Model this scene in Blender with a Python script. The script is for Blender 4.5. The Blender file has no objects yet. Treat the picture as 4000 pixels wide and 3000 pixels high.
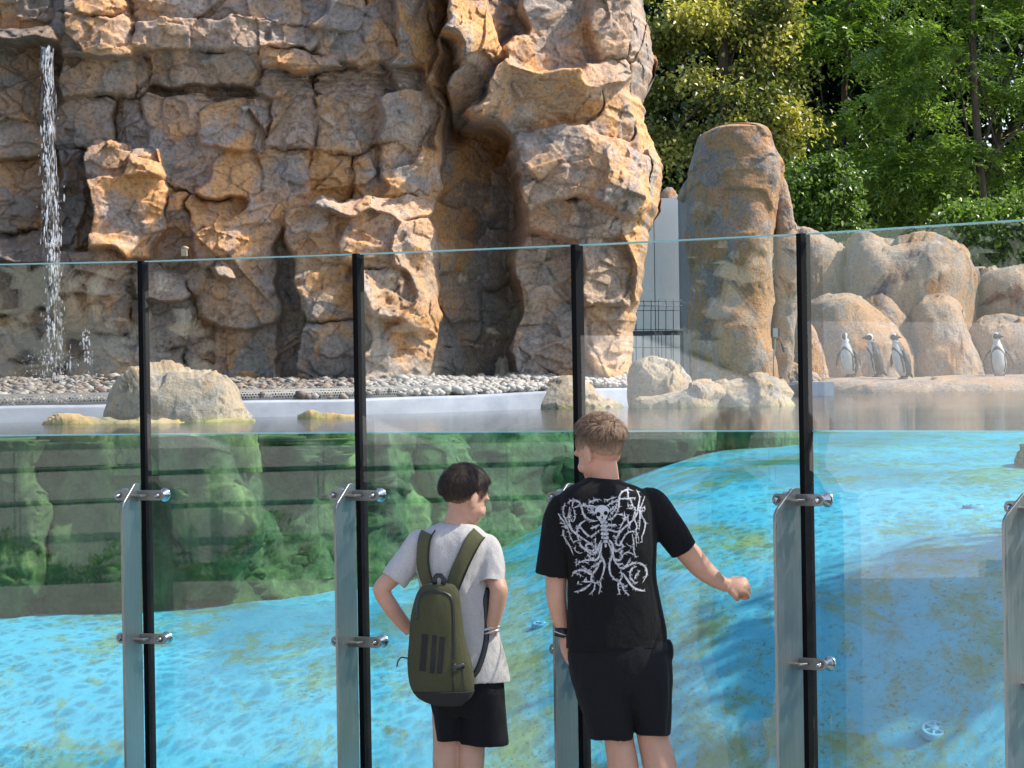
import bpy, bmesh, math, random
import numpy as np
from mathutils import Vector, Matrix
from mathutils.bvhtree import BVHTree

random.seed(7)
RNG = np.random.default_rng(11)
SC = bpy.context.scene
COL = SC.collection

# ------------------------------------------------------------------ camera
F = 12000.0                      # focal length in pixels of a 4000 px wide frame
CAMZ = 1.81
HOR = 1470.0                     # row of the horizon at the picture's middle column
ROLL = 0.0160
PITCH = math.atan((1500.0 - HOR) / F)
_fw = Vector((0, math.cos(PITCH), -math.sin(PITCH)))
_r0 = Vector((1, 0, 0)); _u0 = _r0.cross(_fw)
_rt = _r0 * math.cos(ROLL) - _u0 * math.sin(ROLL)
_up = _u0 * math.cos(ROLL) + _r0 * math.sin(ROLL)
cam_data = bpy.data.cameras.new('camera')
cam_data.sensor_width = 36.0
cam_data.lens = 36.0 * F / 4000.0
cam_data.clip_start = 0.1
cam_data.clip_end = 3000.0
cam = bpy.data.objects.new('camera', cam_data)
COL.objects.link(cam)
cam.matrix_world = Matrix(((_rt.x, _up.x, -_fw.x, 0), (_rt.y, _up.y, -_fw.y, 0), (_rt.z, _up.z, -_fw.z, CAMZ), (0, 0, 0, 1)))
SC.camera = cam

# ------------------------------------------------------------------ sky, sun, exposure
SUN = Vector((0.65, 0.03, 0.76)).normalized()          # direction towards the sun
world = bpy.data.worlds.new('World'); SC.world = world
world.use_nodes = True
_nt = world.node_tree
_bg = _nt.nodes['Background']
_sky = _nt.nodes.new('ShaderNodeTexSky')
_sky.sky_type = 'NISHITA'
_sky.sun_disc = False
_sky.sun_elevation = math.asin(SUN.z)
_sky.sun_rotation = math.atan2(SUN.x, SUN.y)
_sky.dust_density = 1.5
_nt.links.new(_sky.outputs[0], _bg.inputs[0])
_bg.inputs[1].default_value = 0.15
sun_data = bpy.data.lights.new('sun', 'SUN')
sun_data.energy = 3.7
sun_data.angle = math.radians(0.5)
sun_data.color = (1.0, 0.93, 0.82)
sun = bpy.data.objects.new('sun', sun_data)
COL.objects.link(sun)
sun.rotation_euler = SUN.to_track_quat('Z', 'Y').to_euler()
sun.location = (8, 12, 20)
SC.view_settings.view_transform = 'Standard'
SC.view_settings.look = 'None'
SC.view_settings.gamma = 1.0
SC.view_settings.exposure = 0.95
SC.view_settings.use_curve_mapping = False
SC.render.engine = 'CYCLES'
SC.cycles.max_bounces = 6
SC.cycles.diffuse_bounces = 3
SC.cycles.glossy_bounces = 3
SC.cycles.transparent_max_bounces = 20
SC.cycles.use_adaptive_sampling = True
SC.cycles.adaptive_threshold = 0.02
SC.cycles.use_denoising = True
SC.cycles.sample_clamp_indirect = 6.0

# ------------------------------------------------------------------ geometry helpers
def P(px, py, y):
    """world point that stands at depth y and is seen at (px, py) of the 4000x3000 frame"""
    d = _fw * F + _rt * (px - 2000.0) - _up * (py - 1500.0)
    t = y / d.y
    return Vector((d.x * t, y, CAMZ + d.z * t))

def PZ(px, py, z):
    d = _fw * F + _rt * (px - 2000.0) - _up * (py - 1500.0)
    t = (z - CAMZ) / d.z
    return Vector((d.x * t, d.y * t, z))

def M(px, y):
    """metres for px picture pixels at depth y"""
    return px * y / F

_perm = RNG.permutation(256); _perm = np.concatenate([_perm, _perm, _perm])
_g = RNG.normal(size=(256, 3)); _g /= np.linalg.norm(_g, axis=1)[:, None]

def pn(p):
    p = np.asarray(p, float)
    i = np.floor(p).astype(int); f = p - i; i &= 255
    u = f * f * f * (f * (f * 6 - 15) + 10)
    out = 0
    for dx in (0, 1):
        wx = u[:, 0] if dx else 1 - u[:, 0]
        a = _perm[(i[:, 0] + dx) & 255]
        for dy in (0, 1):
            wy = u[:, 1] if dy else 1 - u[:, 1]
            b = _perm[a + ((i[:, 1] + dy) & 255)]
            for dz in (0, 1):
                wz = u[:, 2] if dz else 1 - u[:, 2]
                g = _g[_perm[b + ((i[:, 2] + dz) & 255)]]
                out = out + wx * wy * wz * (g[:, 0] * (f[:, 0] - dx) + g[:, 1] * (f[:, 1] - dy) + g[:, 2] * (f[:, 2] - dz))
    return out * 1.5

def fbm(p, octv=4, lac=2.03, gain=0.5):
    a = 1.0; s = 0; q = np.asarray(p, float).copy()
    for _ in range(octv):
        s = s + a * pn(q); q = q * lac + 17.3; a *= gain
    return s

def ridged(p, octv=4):
    a = 1.0; s = 0; q = np.asarray(p, float).copy()
    for _ in range(octv):
        s = s + a * (1 - np.abs(pn(q)) * 2); q = q * 2.1 + 9.1; a *= 0.5
    return s

def facets(p, tilt=1.0, seed=0):
    """chipped planes: every cell of a 3-D Worley field is a little tilted plane; returns height and edge distance"""
    p = np.asarray(p, float)
    c = np.floor(p).astype(int)
    best = np.full(len(p), 1e9); sec = np.full(len(p), 1e9); h = np.zeros(len(p))
    for dx in (-1, 0, 1):
        for dy in (-1, 0, 1):
            for dz in (-1, 0, 1):
                cc = c + np.array([dx, dy, dz])
                k = _perm[(_perm[(_perm[(cc[:, 0] + seed) & 255] + (cc[:, 1] & 255))] + (cc[:, 2] & 255))]
                g = _g[k]; g2 = _g[(k * 7 + 13) & 255]
                q = cc + 0.5 + g * 0.45
                d = p - q
                dd = (d * d).sum(1)
                hh = (d * g2).sum(1) * tilt + g[:, 0] * 0.35
                m = dd < best
                sec = np.where(m, best, np.minimum(sec, dd))
                h = np.where(m, hh, h); best = np.where(m, dd, best)
    return h, np.sqrt(sec) - np.sqrt(best)

def sstep(a, b, x):
    t = np.clip((np.asarray(x, float) - a) / (b - a), 0, 1)
    return t * t * (3 - 2 * t)

# ------------------------------------------------------------------ objects
LOC = {}          # object name -> world location of its root
def newmesh(name, verts, faces, smooth=True):
    me = bpy.data.meshes.new(name)
    verts = np.asarray(verts, np.float32)
    if isinstance(faces, np.ndarray) and faces.ndim == 2:
        n, k = faces.shape
        me.vertices.add(len(verts)); me.vertices.foreach_set('co', verts.ravel())
        me.loops.add(n * k); me.loops.foreach_set('vertex_index', faces.astype(np.int32).ravel())
        me.polygons.add(n); me.polygons.foreach_set('loop_start', np.arange(0, n * k, k, dtype=np.int32))
        me.update(calc_edges=True); me.validate()
    else:
        me.from_pydata([tuple(map(float, v)) for v in verts], [], [tuple(map(int, f)) for f in faces]); me.update()
    if smooth:
        me.polygons.foreach_set('use_smooth', np.ones(len(me.polygons), bool))
    return me

def link(name, me, mat=None, parent=None):
    o = bpy.data.objects.new(name, me)
    COL.objects.link(o)
    if mat is not None and me is not None and len(me.materials) == 0:
        me.materials.append(mat)
    if parent is not None:
        o.parent = parent
    return o

def root(name, loc, label, cat, group=None, rz=0.0):
    o = bpy.data.objects.new(name, None)
    COL.objects.link(o)
    o.empty_display_size = 0.1
    o.location = loc; o.rotation_euler = (0, 0, rz)
    LOC[o.name] = Vector(loc)
    tag(o, label, cat, group)
    return o

def tag(o, label=None, cat=None, group=None, kind=None):
    if label: o['label'] = label
    if cat: o['category'] = cat
    if group: o['group'] = group
    if kind: o['kind'] = kind
    return o

def part(name, verts, faces, mat, parent=None, smooth=True, base=None):
    """mesh object from world-space vertices; under a parent they are stored relative to the thing's base"""
    verts = np.asarray(verts, float)
    if parent is not None:
        r = parent
        while r.parent is not None: r = r.parent
        off = LOC.get(r.name, Vector((0, 0, 0)))
        o = link(name, newmesh(name, verts - np.array(off), faces, smooth), mat, parent)
    elif base is not None:
        o = link(name, newmesh(name, verts - np.array(base), faces, smooth), mat)
        o.location = base; LOC[o.name] = Vector(base)
    else:
        o = link(name, newmesh(name, verts, faces, smooth), mat)
        LOC[o.name] = Vector((0, 0, 0))
    return o

def attr(o, name, vals):
    a = o.data.attributes.new(name, 'FLOAT', 'POINT')
    a.data.foreach_set('value', np.asarray(vals, np.float32))

def gridfaces(nu, nv, wrap_u=False):
    """quads of an nv-row x nu-column grid, row-major"""
    j, i = np.meshgrid(np.arange(nv - 1), np.arange(nu if wrap_u else nu - 1), indexing='ij')
    i2 = (i + 1) % nu
    return np.stack([j * nu + i, j * nu + i2, (j + 1) * nu + i2, (j + 1) * nu + i], -1).reshape(-1, 4)

def box(cx, cy, cz, sx, sy, sz, M3=None):
    v = np.array([(x, y, z) for z in (-.5, .5) for y in (-.5, .5) for x in (-.5, .5)]) * (sx, sy, sz)
    if M3 is not None: v = v @ np.array(M3).T
    v = v + (cx, cy, cz)
    f = [(0, 2, 3, 1), (4, 5, 7, 6), (0, 1, 5, 4), (2, 6, 7, 3), (0, 4, 6, 2), (1, 3, 7, 5)]
    return v, f

def bevel_box_mesh(name, sx, sy, sz, bev=0.004, seg=2, center=(0, 0, 0)):
    bm = bmesh.new()
    bmesh.ops.create_cube(bm, size=1.0)
    for v in bm.verts: v.co = Vector((v.co.x * sx + center[0], v.co.y * sy + center[1], v.co.z * sz + center[2]))
    bmesh.ops.bevel(bm, geom=bm.edges[:], offset=bev, segments=seg, affect='EDGES', profile=0.5)
    me = bpy.data.meshes.new(name); bm.to_mesh(me); bm.free()
    return me

class MB:
    def __init__(s): s.v = []; s.f = []; s.n = 0
    def add(s, v, f):
        v = np.asarray(v, float)
        s.v.append(v); s.f += [tuple(int(i) + s.n for i in q) for q in f]; s.n += len(v)
        return s
    def box(s, *a): return s.add(*box(*a))
    def arrays(s): return np.concatenate(s.v), s.f
    def build(s, name, mat, parent=None, smooth=False, base=None):
        v, f = s.arrays(); return part(name, v, f, mat, parent, smooth, base)

def sweep(pts, rad, seg=12, cap=True, ry=None, upv=None):
    """tube along a polyline; rad one number or a list; ry flattens it across 'upv'"""
    pts = [Vector(p) for p in pts]; n = len(pts)
    if np.isscalar(rad): rad = [rad] * n
    if ry is None: ry = rad
    elif np.isscalar(ry): ry = [ry] * n
    V = []; prev = None
    for i, p in enumerate(pts):
        t = (pts[min(i + 1, n - 1)] - pts[max(i - 1, 0)]).normalized()
        if upv is not None: a = Vector(upv)
        elif prev is not None: a = prev
        else: a = Vector((0, 0, 1)) if abs(t.z) < 0.9 else Vector((0, 1, 0))
        a = (a - t * a.dot(t)).normalized(); b = t.cross(a); prev = a
        for k in range(seg):
            th = 2 * math.pi * k / seg
            V.append(p + b * (math.cos(th) * rad[i]) + a * (math.sin(th) * ry[i]))
    Fc = [tuple(q) for q in gridfaces(seg, n, True)]
    if cap:
        Fc += [tuple(range(seg))[::-1], tuple(range((n - 1) * seg, n * seg))]
    return np.array([tuple(v) for v in V]), Fc

def smooth_path(pts, n=24):
    """Catmull-Rom through the points (any dimension)"""
    p = np.asarray(pts, float)
    p = np.vstack([2 * p[0] - p[1], p, 2 * p[-1] - p[-2]])
    m = len(p) - 3
    out = []
    for t in np.linspace(0, m - 1e-6, n):
        i = int(t); f = t - i
        a, b, c, d = p[i], p[i + 1], p[i + 2], p[i + 3]
        out.append(0.5 * (2 * b + (c - a) * f + (2 * a - 5 * b + 4 * c - d) * f * f + (3 * b - a - 3 * c + d) * f ** 3))
    return np.array(out)

def ellipsoid(c, r, R=None, nu=20, nv=12):
    V = []
    for j in range(nv + 1):
        ph = math.pi * j / nv
        for i in range(nu):
            th = 2 * math.pi * i / nu
            V.append((math.sin(ph) * math.cos(th), math.sin(ph) * math.sin(th), math.cos(ph)))
    V = np.array(V) * r
    if R is not None: V = V @ np.array(R).T
    V = V + np.array(c)
    return V, [tuple(q[::-1]) for q in gridfaces(nu, nv + 1, True)]

def remesh(name, mb, voxel, mat, parent=None, smooth_it=4, factor=0.5, base=None, post=None):
    """weld overlapping closed shapes into one continuous skin"""
    v, f = mb.arrays()
    me = newmesh('tmp', v, f)
    o = bpy.data.objects.new('tmp', me); COL.objects.link(o)
    m = o.modifiers.new('r', 'REMESH'); m.mode = 'VOXEL'; m.voxel_size = voxel; m.use_smooth_shade = True
    if smooth_it:
        s = o.modifiers.new('s', 'SMOOTH'); s.factor = factor; s.iterations = smooth_it
    dg = bpy.context.evaluated_depsgraph_get()
    ev = o.evaluated_get(dg); em = ev.to_mesh()
    n = len(em.vertices); co = np.empty(n * 3, np.float32); em.vertices.foreach_get('co', co); co = co.reshape(-1, 3).astype(float)
    no = np.empty(n * 3, np.float32); em.vertices.foreach_get('normal', no); no = no.reshape(-1, 3).astype(float)
    fs = np.empty(len(em.loops), np.int32); em.loops.foreach_get('vertex_index', fs)
    fs = fs.reshape(-1, 4)
    ev.to_mesh_clear(); bpy.data.objects.remove(o); bpy.data.meshes.remove(me)
    if post is not None: co = post(co, no)
    return part(name, co, fs, mat, parent, True, base)

# ------------------------------------------------------------------ materials
def lin(r, g, b):
    f = lambda c: ((c / 255 + 0.055) / 1.055) ** 2.4 if c > 10 else c / 255 / 12.92
    return (f(r), f(g), f(b), 1)

class Mat:
    def __init__(s, name, rough=0.6, color=(0.5, 0.5, 0.5, 1), metal=0.0, spec=0.5):
        s.m = bpy.data.materials.new(name); s.m.use_nodes = True
        s.nt = s.m.node_tree; s.b = s.nt.nodes['Principled BSDF']; s.out = s.nt.nodes['Material Output']
        s.b.inputs['Base Color'].default_value = color
        s.b.inputs['Roughness'].default_value = rough
        s.b.inputs['Metallic'].default_value = metal
        s.b.inputs['Specular IOR Level'].default_value = spec
    def n(s, t, **kw):
        x = s.nt.nodes.new(t)
        for k, v in kw.items(): setattr(x, k, v)
        return x
    def l(s, a, b): s.nt.links.new(a, b)
    def pos(s, scale=(1, 1, 1), obj=False):
        mp = s.n('ShaderNodeMapping'); mp.inputs['Scale'].default_value = scale
        if obj: s.l(s.n('ShaderNodeTexCoord').outputs['Object'], mp.inputs[0])
        else: s.l(s.n('ShaderNodeNewGeometry').outputs['Position'], mp.inputs[0])
        return mp.outputs[0]
    def noise(s, vec, scale, detail=6, rough=0.55, dist=0.0):
        x = s.n('ShaderNodeTexNoise'); x.inputs['Scale'].default_value = scale
        x.inputs['Detail'].default_value = detail; x.inputs['Roughness'].default_value = rough
        x.inputs['Distortion'].default_value = dist
        if vec is not None: s.l(vec, x.inputs['Vector'])
        return x.outputs['Fac']
    def ramp(s, fac, stops, interp='LINEAR'):
        x = s.n('ShaderNodeValToRGB'); x.color_ramp.interpolation = interp
        e = x.color_ramp.elements
        while len(e) < len(stops): e.new(0.5)
        for el, (p, c) in zip(e, stops):
            el.position = p; el.color = c if hasattr(c, '__len__') else (c, c, c, 1)
        s.l(fac, x.inputs[0]); return x.outputs[0]
    def mix(s, fac, a, b, mode='MIX'):
        x = s.n('ShaderNodeMix'); x.data_type = 'RGBA'; x.blend_type = mode
        if hasattr(fac, 'links') or hasattr(fac, 'is_linked'): s.l(fac, x.inputs['Factor'])
        else: x.inputs['Factor'].default_value = fac
        for v, k in ((a, 6), (b, 7)):
            if hasattr(v, 'is_linked'): s.l(v, x.inputs[k])
            else: x.inputs[k].default_value = v
        return x.outputs[2]
    def math(s, op, a, b=None, clamp=False):
        x = s.n('ShaderNodeMath', operation=op); x.use_clamp = clamp
        for v, k in ((a, 0), (b, 1)):
            if v is None: continue
            if hasattr(v, 'is_linked'): s.l(v, x.inputs[k])
            else: x.inputs[k].default_value = v
        return x.outputs[0]
    def bump(s, h, strength=0.5, dist=0.02):
        x = s.n('ShaderNodeBump'); x.inputs['Strength'].default_value = strength; x.inputs['Distance'].default_value = dist
        s.l(h, x.inputs['Height']); s.l(x.outputs[0], s.b.inputs['Normal']); return x.outputs[0]
    def color(s, c): s.l(c, s.b.inputs['Base Color'])
    def roughness(s, c): s.l(c, s.b.inputs['Roughness'])

def rock_mat(name, cols, wet=None, bumpd=0.022, speck=0.5, streak=0.5, ms=1.0):
    """cols: tan, orange, grey, pale"""
    k = Mat(name, 0.88, spec=0.25)
    tan, orange, grey, pale = [(c[0], c[1], c[2], 1) for c in cols]
    p = k.pos()
    a = k.n('ShaderNodeAttribute', attribute_name='tone').outputs['Fac']
    n1 = k.noise(p, 1.1 * ms, 5, 0.6, 0.6)
    t = k.math('ADD', k.math('MULTIPLY', n1, 1.2), k.math('SUBTRACT', a, 0.62))
    base = k.mix(k.ramp(t, [(0.38, 0.0), (0.72, 1.0)]), tan, orange)
    n2 = k.noise(p, 1.9 * ms, 8, 0.62, 0.9)
    base = k.mix(k.math('MULTIPLY', k.ramp(n2, [(0.47, 0.0), (0.60, 1.0)]), 0.9), base, grey)
    n3 = k.noise(k.pos((3.0, 3.0, 0.7)), 1.6 * ms, 7, 0.6, 0.5)
    dark = (grey[0] * 0.42, grey[1] * 0.42, grey[2] * 0.43, 1)
    base = k.mix(k.math('MULTIPLY', k.ramp(n3, [(0.56, 0.0), (0.72, 1.0)]), streak), base, dark)
    n4 = k.noise(p, 3.3 * ms, 9, 0.66, 0.4)
    base = k.mix(k.math('MULTIPLY', k.ramp(n4, [(0.56, 0.0), (0.68, 1.0)]), 0.7), base, pale)
    n5 = k.noise(p, 38, 4, 0.7)
    base = k.mix(k.math('MULTIPLY', k.ramp(n5, [(0.36, 1.0), (0.5, 0.0)]), 0.9 * speck), base, dark)
    base = k.mix(k.math('MULTIPLY', k.ramp(n5, [(0.54, 0.0), (0.70, 1.0)]), 0.6 * speck), base, pale)
    if wet is not None:
        base = wet(k, base)
    k.color(base)
    h = k.math('ADD', k.noise(p, 7, 10, 0.68, 0.3), k.math('MULTIPLY', k.noise(p, 45, 4, 0.7), 0.4))
    k.bump(h, 0.7, bumpd)
    return k.m

# ================================================================== materials of the setting
TAN = (0.47, 0.32, 0.225); ORA = (0.62, 0.315, 0.12); GRY = (0.30, 0.265, 0.243); PAL = (0.60, 0.50, 0.43)
def _wet(k, base):
    # rock kept wet by the fall: darker, a shape of its own around the stream
    sp = k.n('ShaderNodeSeparateXYZ'); k.l(k.n('ShaderNodeNewGeometry').outputs['Position'], sp.inputs[0])
    n = k.noise(k.pos((1, 1, 0.5)), 2.2, 6, 0.6)
    d = k.math('ABSOLUTE', k.math('SUBTRACT', sp.outputs[0], -3.24))
    d = k.math('ADD', d, k.math('MULTIPLY', k.math('SUBTRACT', n, 0.5), 0.9))
    w = k.ramp(d, [(0.12, 1.0), (0.55, 0.0)])
    low = k.ramp(k.math('ADD', sp.outputs[2], k.math('MULTIPLY', n, -0.8)), [(0.0, 1.0), (1.0, 0.0)])
    k.roughness(k.ramp(w, [(0, 0.88), (1, 0.3)]))
    return k.mix(k.math('MULTIPLY', w, 0.6), base, (0.075, 0.055, 0.038, 1))
M_CLIFF = rock_mat('cliff_rock', (TAN, ORA, GRY, PAL), wet=_wet, streak=0.72, speck=0.7, bumpd=0.03)
M_ROCK = rock_mat('sand_rock', ((0.37, 0.265, 0.19), (0.42, 0.225, 0.10), (0.24, 0.21, 0.19), (0.46, 0.39, 0.33)), streak=0.55, ms=1.6, bumpd=0.06)
def _waterline(k, base):
    sp = k.n('ShaderNodeSeparateXYZ'); k.l(k.n('ShaderNodeNewGeometry').outputs['Position'], sp.inputs[0])
    n = k.noise(k.pos(), 5.0, 7, 0.6)
    z = k.math('ADD', sp.outputs[2], k.math('MULTIPLY', k.math('SUBTRACT', n, 0.5), 0.10))
    a = k.math('MULTIPLY', k.math('SUBTRACT', 1.612, z), 25.0, clamp=True)
    n2 = k.noise(k.pos((1, 1, 0.7)), 3.0, 8, 0.65, 0.5)
    c = k.ramp(n2, [(0.36, (0.05, 0.10, 0.03, 1)), (0.50, (0.18, 0.24, 0.06, 1)), (0.66, (0.36, 0.38, 0.13, 1))])
    return k.mix(k.math('MULTIPLY', a, 0.8), base, c)
def _slime(k, base):
    n = k.noise(k.pos(), 6.0, 6, 0.6)
    return k.mix(0.6, base, k.ramp(n, [(0.3, (0.30, 0.22, 0.09, 1)), (0.7, (0.50, 0.38, 0.18, 1))]))
M_AWASH = rock_mat('awash_rock', (TAN, ORA, GRY, PAL), wet=lambda k, b: _waterline(k, _slime(k, b)))
M_BOULD = rock_mat('pale_boulder_rock', ((0.38, 0.305, 0.22), (0.42, 0.28, 0.16), (0.29, 0.265, 0.235), (0.50, 0.43, 0.35)), streak=0.3, wet=_waterline, ms=2.4, bumpd=0.04)

def _algae(k, base):
    n = k.noise(k.pos((1, 1, 0.7)), 3.0, 8, 0.65, 0.5)
    c = k.ramp(n, [(0.36, (0.022, 0.05, 0.018, 1)), (0.52, (0.075, 0.125, 0.035, 1)), (0.70, (0.26, 0.31, 0.09, 1))])
    return k.mix(0.72, base, c)
M_ALGROCK = rock_mat('algae_rock', ((0.18, 0.17, 0.12), (0.20, 0.17, 0.09), (0.10, 0.11, 0.08), (0.28, 0.27, 0.19)), wet=_algae)



# pool paint with algae
k = Mat('pool_floor_paint', 0.75, spec=0.2)
p = k.pos((1, 0.40, 1))
n = k.noise(p, 0.85, 8, 0.68, 0.9); n2 = k.noise(p, 7.5, 6, 0.75, 0.4); n3 = k.noise(k.pos((1.6, 0.5, 1)), 1.5, 5, 0.6)
alg = k.math('ADD', k.math('MULTIPLY', n, 0.62), k.math('MULTIPLY', n2, 0.38))
alg = k.math('ADD', alg, k.math('MULTIPLY', k.math('SUBTRACT', n3, 0.5), 0.10))
blue = k.mix(k.ramp(k.noise(p, 2.4, 4), [(0.3, 0.0), (0.7, 1.0)]), (0.075, 0.36, 0.52, 1), (0.12, 0.44, 0.60, 1))
green = k.mix(k.noise(p, 5, 4), (0.13, 0.16, 0.03, 1), (0.28, 0.33, 0.07, 1))
c = k.mix(k.math('MULTIPLY', k.ramp(alg, [(0.498, 0.0), (0.59, 1.0)]), 0.75), blue, green)
c = k.mix(k.math('MULTIPLY', k.ramp(k.noise(k.pos((1, 0.6, 1)), 42, 5, 0.8), [(0.55, 0.0), (0.63, 1.0)]), k.ramp(alg, [(0.44, 0.0), (0.53, 0.7)])), c, (0.07, 0.075, 0.03, 1))
a2 = k.noise(k.pos((1, 0.5, 1)), 2.3, 9, 0.76, 0.7)
c = k.mix(k.math('MULTIPLY', k.ramp(a2, [(0.535, 0.0), (0.60, 1.0)]), 0.62), c, green)
k.color(c); k.bump(k.noise(p, 22, 5), 0.3, 0.01)
M_FLOOR = k.m

# rim paint
k = Mat('rim_paint', 0.55)
n = k.noise(k.pos((1, 1, 2.5)), 3.0, 7, 0.65)
k.color(k.ramp(n, [(0.25, (0.20, 0.215, 0.27, 1)), (0.5, (0.27, 0.29, 0.355, 1)), (0.75, (0.34, 0.36, 0.42, 1))]))
k.bump(k.noise(k.pos(), 14, 5), 0.25, 0.01)
M_RIM = k.m

# water: a clear body that soaks up red, its face mirrors at low angles
k = Mat('pool_water')
nt = k.nt; nt.nodes.remove(k.b)
geo = k.n('ShaderNodeNewGeometry'); sp = k.n('ShaderNodeSeparateXYZ'); k.l(geo.outputs['True Normal'], sp.inputs[0])
top = k.math('GREATER_THAN', k.math('ABSOLUTE', sp.outputs[2]), 0.5)
lw = k.n('ShaderNodeLayerWeight'); lw.inputs['Blend'].default_value = 0.5
bmp = k.n('ShaderNodeBump'); bmp.inputs['Strength'].default_value = 0.20; bmp.inputs['Distance'].default_value = 0.03
hn = k.math('ADD', k.noise(k.pos((1.0, 2.2, 1)), 3.2, 4, 0.55, 0.3), k.math('MULTIPLY', k.noise(k.pos((1.0, 1.6, 1)), 13, 3, 0.6), 0.30))
k.l(hn, bmp.inputs['Height'])
gl = k.n('ShaderNodeBsdfGlossy'); gl.inputs['Roughness'].default_value = 0.03; k.l(bmp.outputs[0], gl.inputs['Normal'])
fac = k.math('POWER', lw.outputs['Facing'], 5.0)
fac = k.math('ADD', k.math('MULTIPLY', fac, 0.96), 0.02)
fac = k.math('MULTIPLY', fac, top)
tr = k.n('ShaderNodeBsdfTransparent')
# caustic net drawn into the face's transparency colour, for light gathered by ripples
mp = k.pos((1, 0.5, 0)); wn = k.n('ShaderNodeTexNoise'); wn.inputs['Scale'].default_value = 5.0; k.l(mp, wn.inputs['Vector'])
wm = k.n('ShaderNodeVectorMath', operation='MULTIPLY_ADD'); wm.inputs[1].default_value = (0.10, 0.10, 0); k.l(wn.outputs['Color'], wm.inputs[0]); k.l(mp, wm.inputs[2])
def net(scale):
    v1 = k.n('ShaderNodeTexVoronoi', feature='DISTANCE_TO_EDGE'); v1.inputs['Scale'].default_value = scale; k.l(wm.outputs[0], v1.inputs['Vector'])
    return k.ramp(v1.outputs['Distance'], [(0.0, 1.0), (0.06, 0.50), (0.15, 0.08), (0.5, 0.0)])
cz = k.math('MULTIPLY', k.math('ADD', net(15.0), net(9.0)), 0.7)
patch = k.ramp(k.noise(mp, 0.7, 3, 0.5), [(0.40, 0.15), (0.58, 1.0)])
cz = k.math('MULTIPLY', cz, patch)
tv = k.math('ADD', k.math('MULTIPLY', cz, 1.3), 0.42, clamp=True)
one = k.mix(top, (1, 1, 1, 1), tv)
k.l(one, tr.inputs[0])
mx = k.n('ShaderNodeMixShader'); k.l(fac, mx.inputs[0]); k.l(tr.outputs[0], mx.inputs[1]); k.l(gl.outputs[0], mx.inputs[2])
k.l(mx.outputs[0], k.out.inputs['Surface'])
va = k.n('ShaderNodeVolumeAbsorption'); va.inputs['Color'].default_value = (0.0, 0.78, 0.80, 1); va.inputs['Density'].default_value = 0.13
k.l(va.outputs[0], k.out.inputs['Volume'])
M_WATER = k.m

def glass_mat(name, tint, f0=0.045):
    k = Mat(name); k.nt.nodes.remove(k.b)
    lw = k.n('ShaderNodeLayerWeight'); lw.inputs['Blend'].default_value = 0.5
    fac = k.math('ADD', k.math('MULTIPLY', k.math('POWER', lw.outputs['Facing'], 5.0), 0.95), f0)
    tr = k.n('ShaderNodeBsdfTransparent'); tr.inputs[0].default_value = tint
    gl = k.n('ShaderNodeBsdfGlossy'); gl.inputs['Roughness'].default_value = 0.0
    mx = k.n('ShaderNodeMixShader'); k.l(fac, mx.inputs[0]); k.l(tr.outputs[0], mx.inputs[1]); k.l(gl.outputs[0], mx.inputs[2])
    # a thin film of dried spots and wiped smears
    sm = k.noise(k.pos((1.2, 1.2, 0.5)), 2.2, 7, 0.7, 1.2); sp_ = k.noise(k.pos(), 70, 2, 0.5)
    dirt = k.math('ADD', k.math('MULTIPLY', k.ramp(sm, [(0.45, 0.0), (0.75, 1.0)]), 0.018), k.math('MULTIPLY', k.ramp(sp_, [(0.70, 0.0), (0.76, 1.0)]), 0.05))
    df = k.n('ShaderNodeBsdfDiffuse'); df.inputs[0].default_value = (0.7, 0.7, 0.7, 1)
    m2 = k.n('ShaderNodeMixShader'); k.l(dirt, m2.inputs[0]); k.l(mx.outputs[0], m2.inputs[1]); k.l(df.outputs[0], m2.inputs[2])
    k.l(m2.outputs[0], k.out.inputs['Surface']); return k.m
M_GLASS = glass_mat('pane_glass', (0.965, 0.985, 0.98, 1), 0.062)
M_GEDGE = Mat('glass_edge', 0.15, (0.30, 0.62, 0.62, 1)).m
M_SEAL = Mat('black_seal', 0.8, (0.004, 0.004, 0.005, 1), 0.0, 0.12).m

k = Mat('brushed_steel', 0.36, (0.50, 0.49, 0.47, 1), 0.9)
n = k.noise(k.pos((90, 90, 2), True), 3, 4, 0.6)
k.roughness(k.ramp(n, [(0.3, 0.30), (0.7, 0.46)])); k.color(k.ramp(n, [(0.3, (0.24, 0.24, 0.235, 1)), (0.7, (0.33, 0.33, 0.32, 1))]))
M_STEEL = k.m
M_CHROME = Mat('polished_steel', 0.10, (0.72, 0.71, 0.69, 1), 1.0).m
M_DARKSTEEL = Mat('dark_painted_steel', 0.45, (0.035, 0.037, 0.042, 1)).m
M_WIRE = Mat('wire_grey', 0.5, (0.07, 0.075, 0.08, 1)).m

def concrete(name, a, b, sc=2.0):
    k = Mat(name, 0.85, spec=0.25)
    n = k.noise(k.pos((1, 1, 0.5)), sc, 8, 0.65); k.color(k.ramp(n, [(0.3, a + (1,)), (0.7, b + (1,))]))
    k.bump(k.noise(k.pos(), 40, 4), 0.2, 0.005); return k.m
M_CONC = concrete('pale_concrete', (0.84, 0.71, 0.60), (0.90, 0.78, 0.67))
M_CONC2 = concrete('grey_concrete', (0.17, 0.165, 0.16), (0.24, 0.235, 0.225))
M_PAVE = concrete('paving_concrete', (0.32, 0.30, 0.28), (0.42, 0.40, 0.37), 1.2)
M_EARTH = concrete('dark_earth', (0.05, 0.042, 0.03), (0.09, 0.075, 0.05), 1.0)

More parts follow.
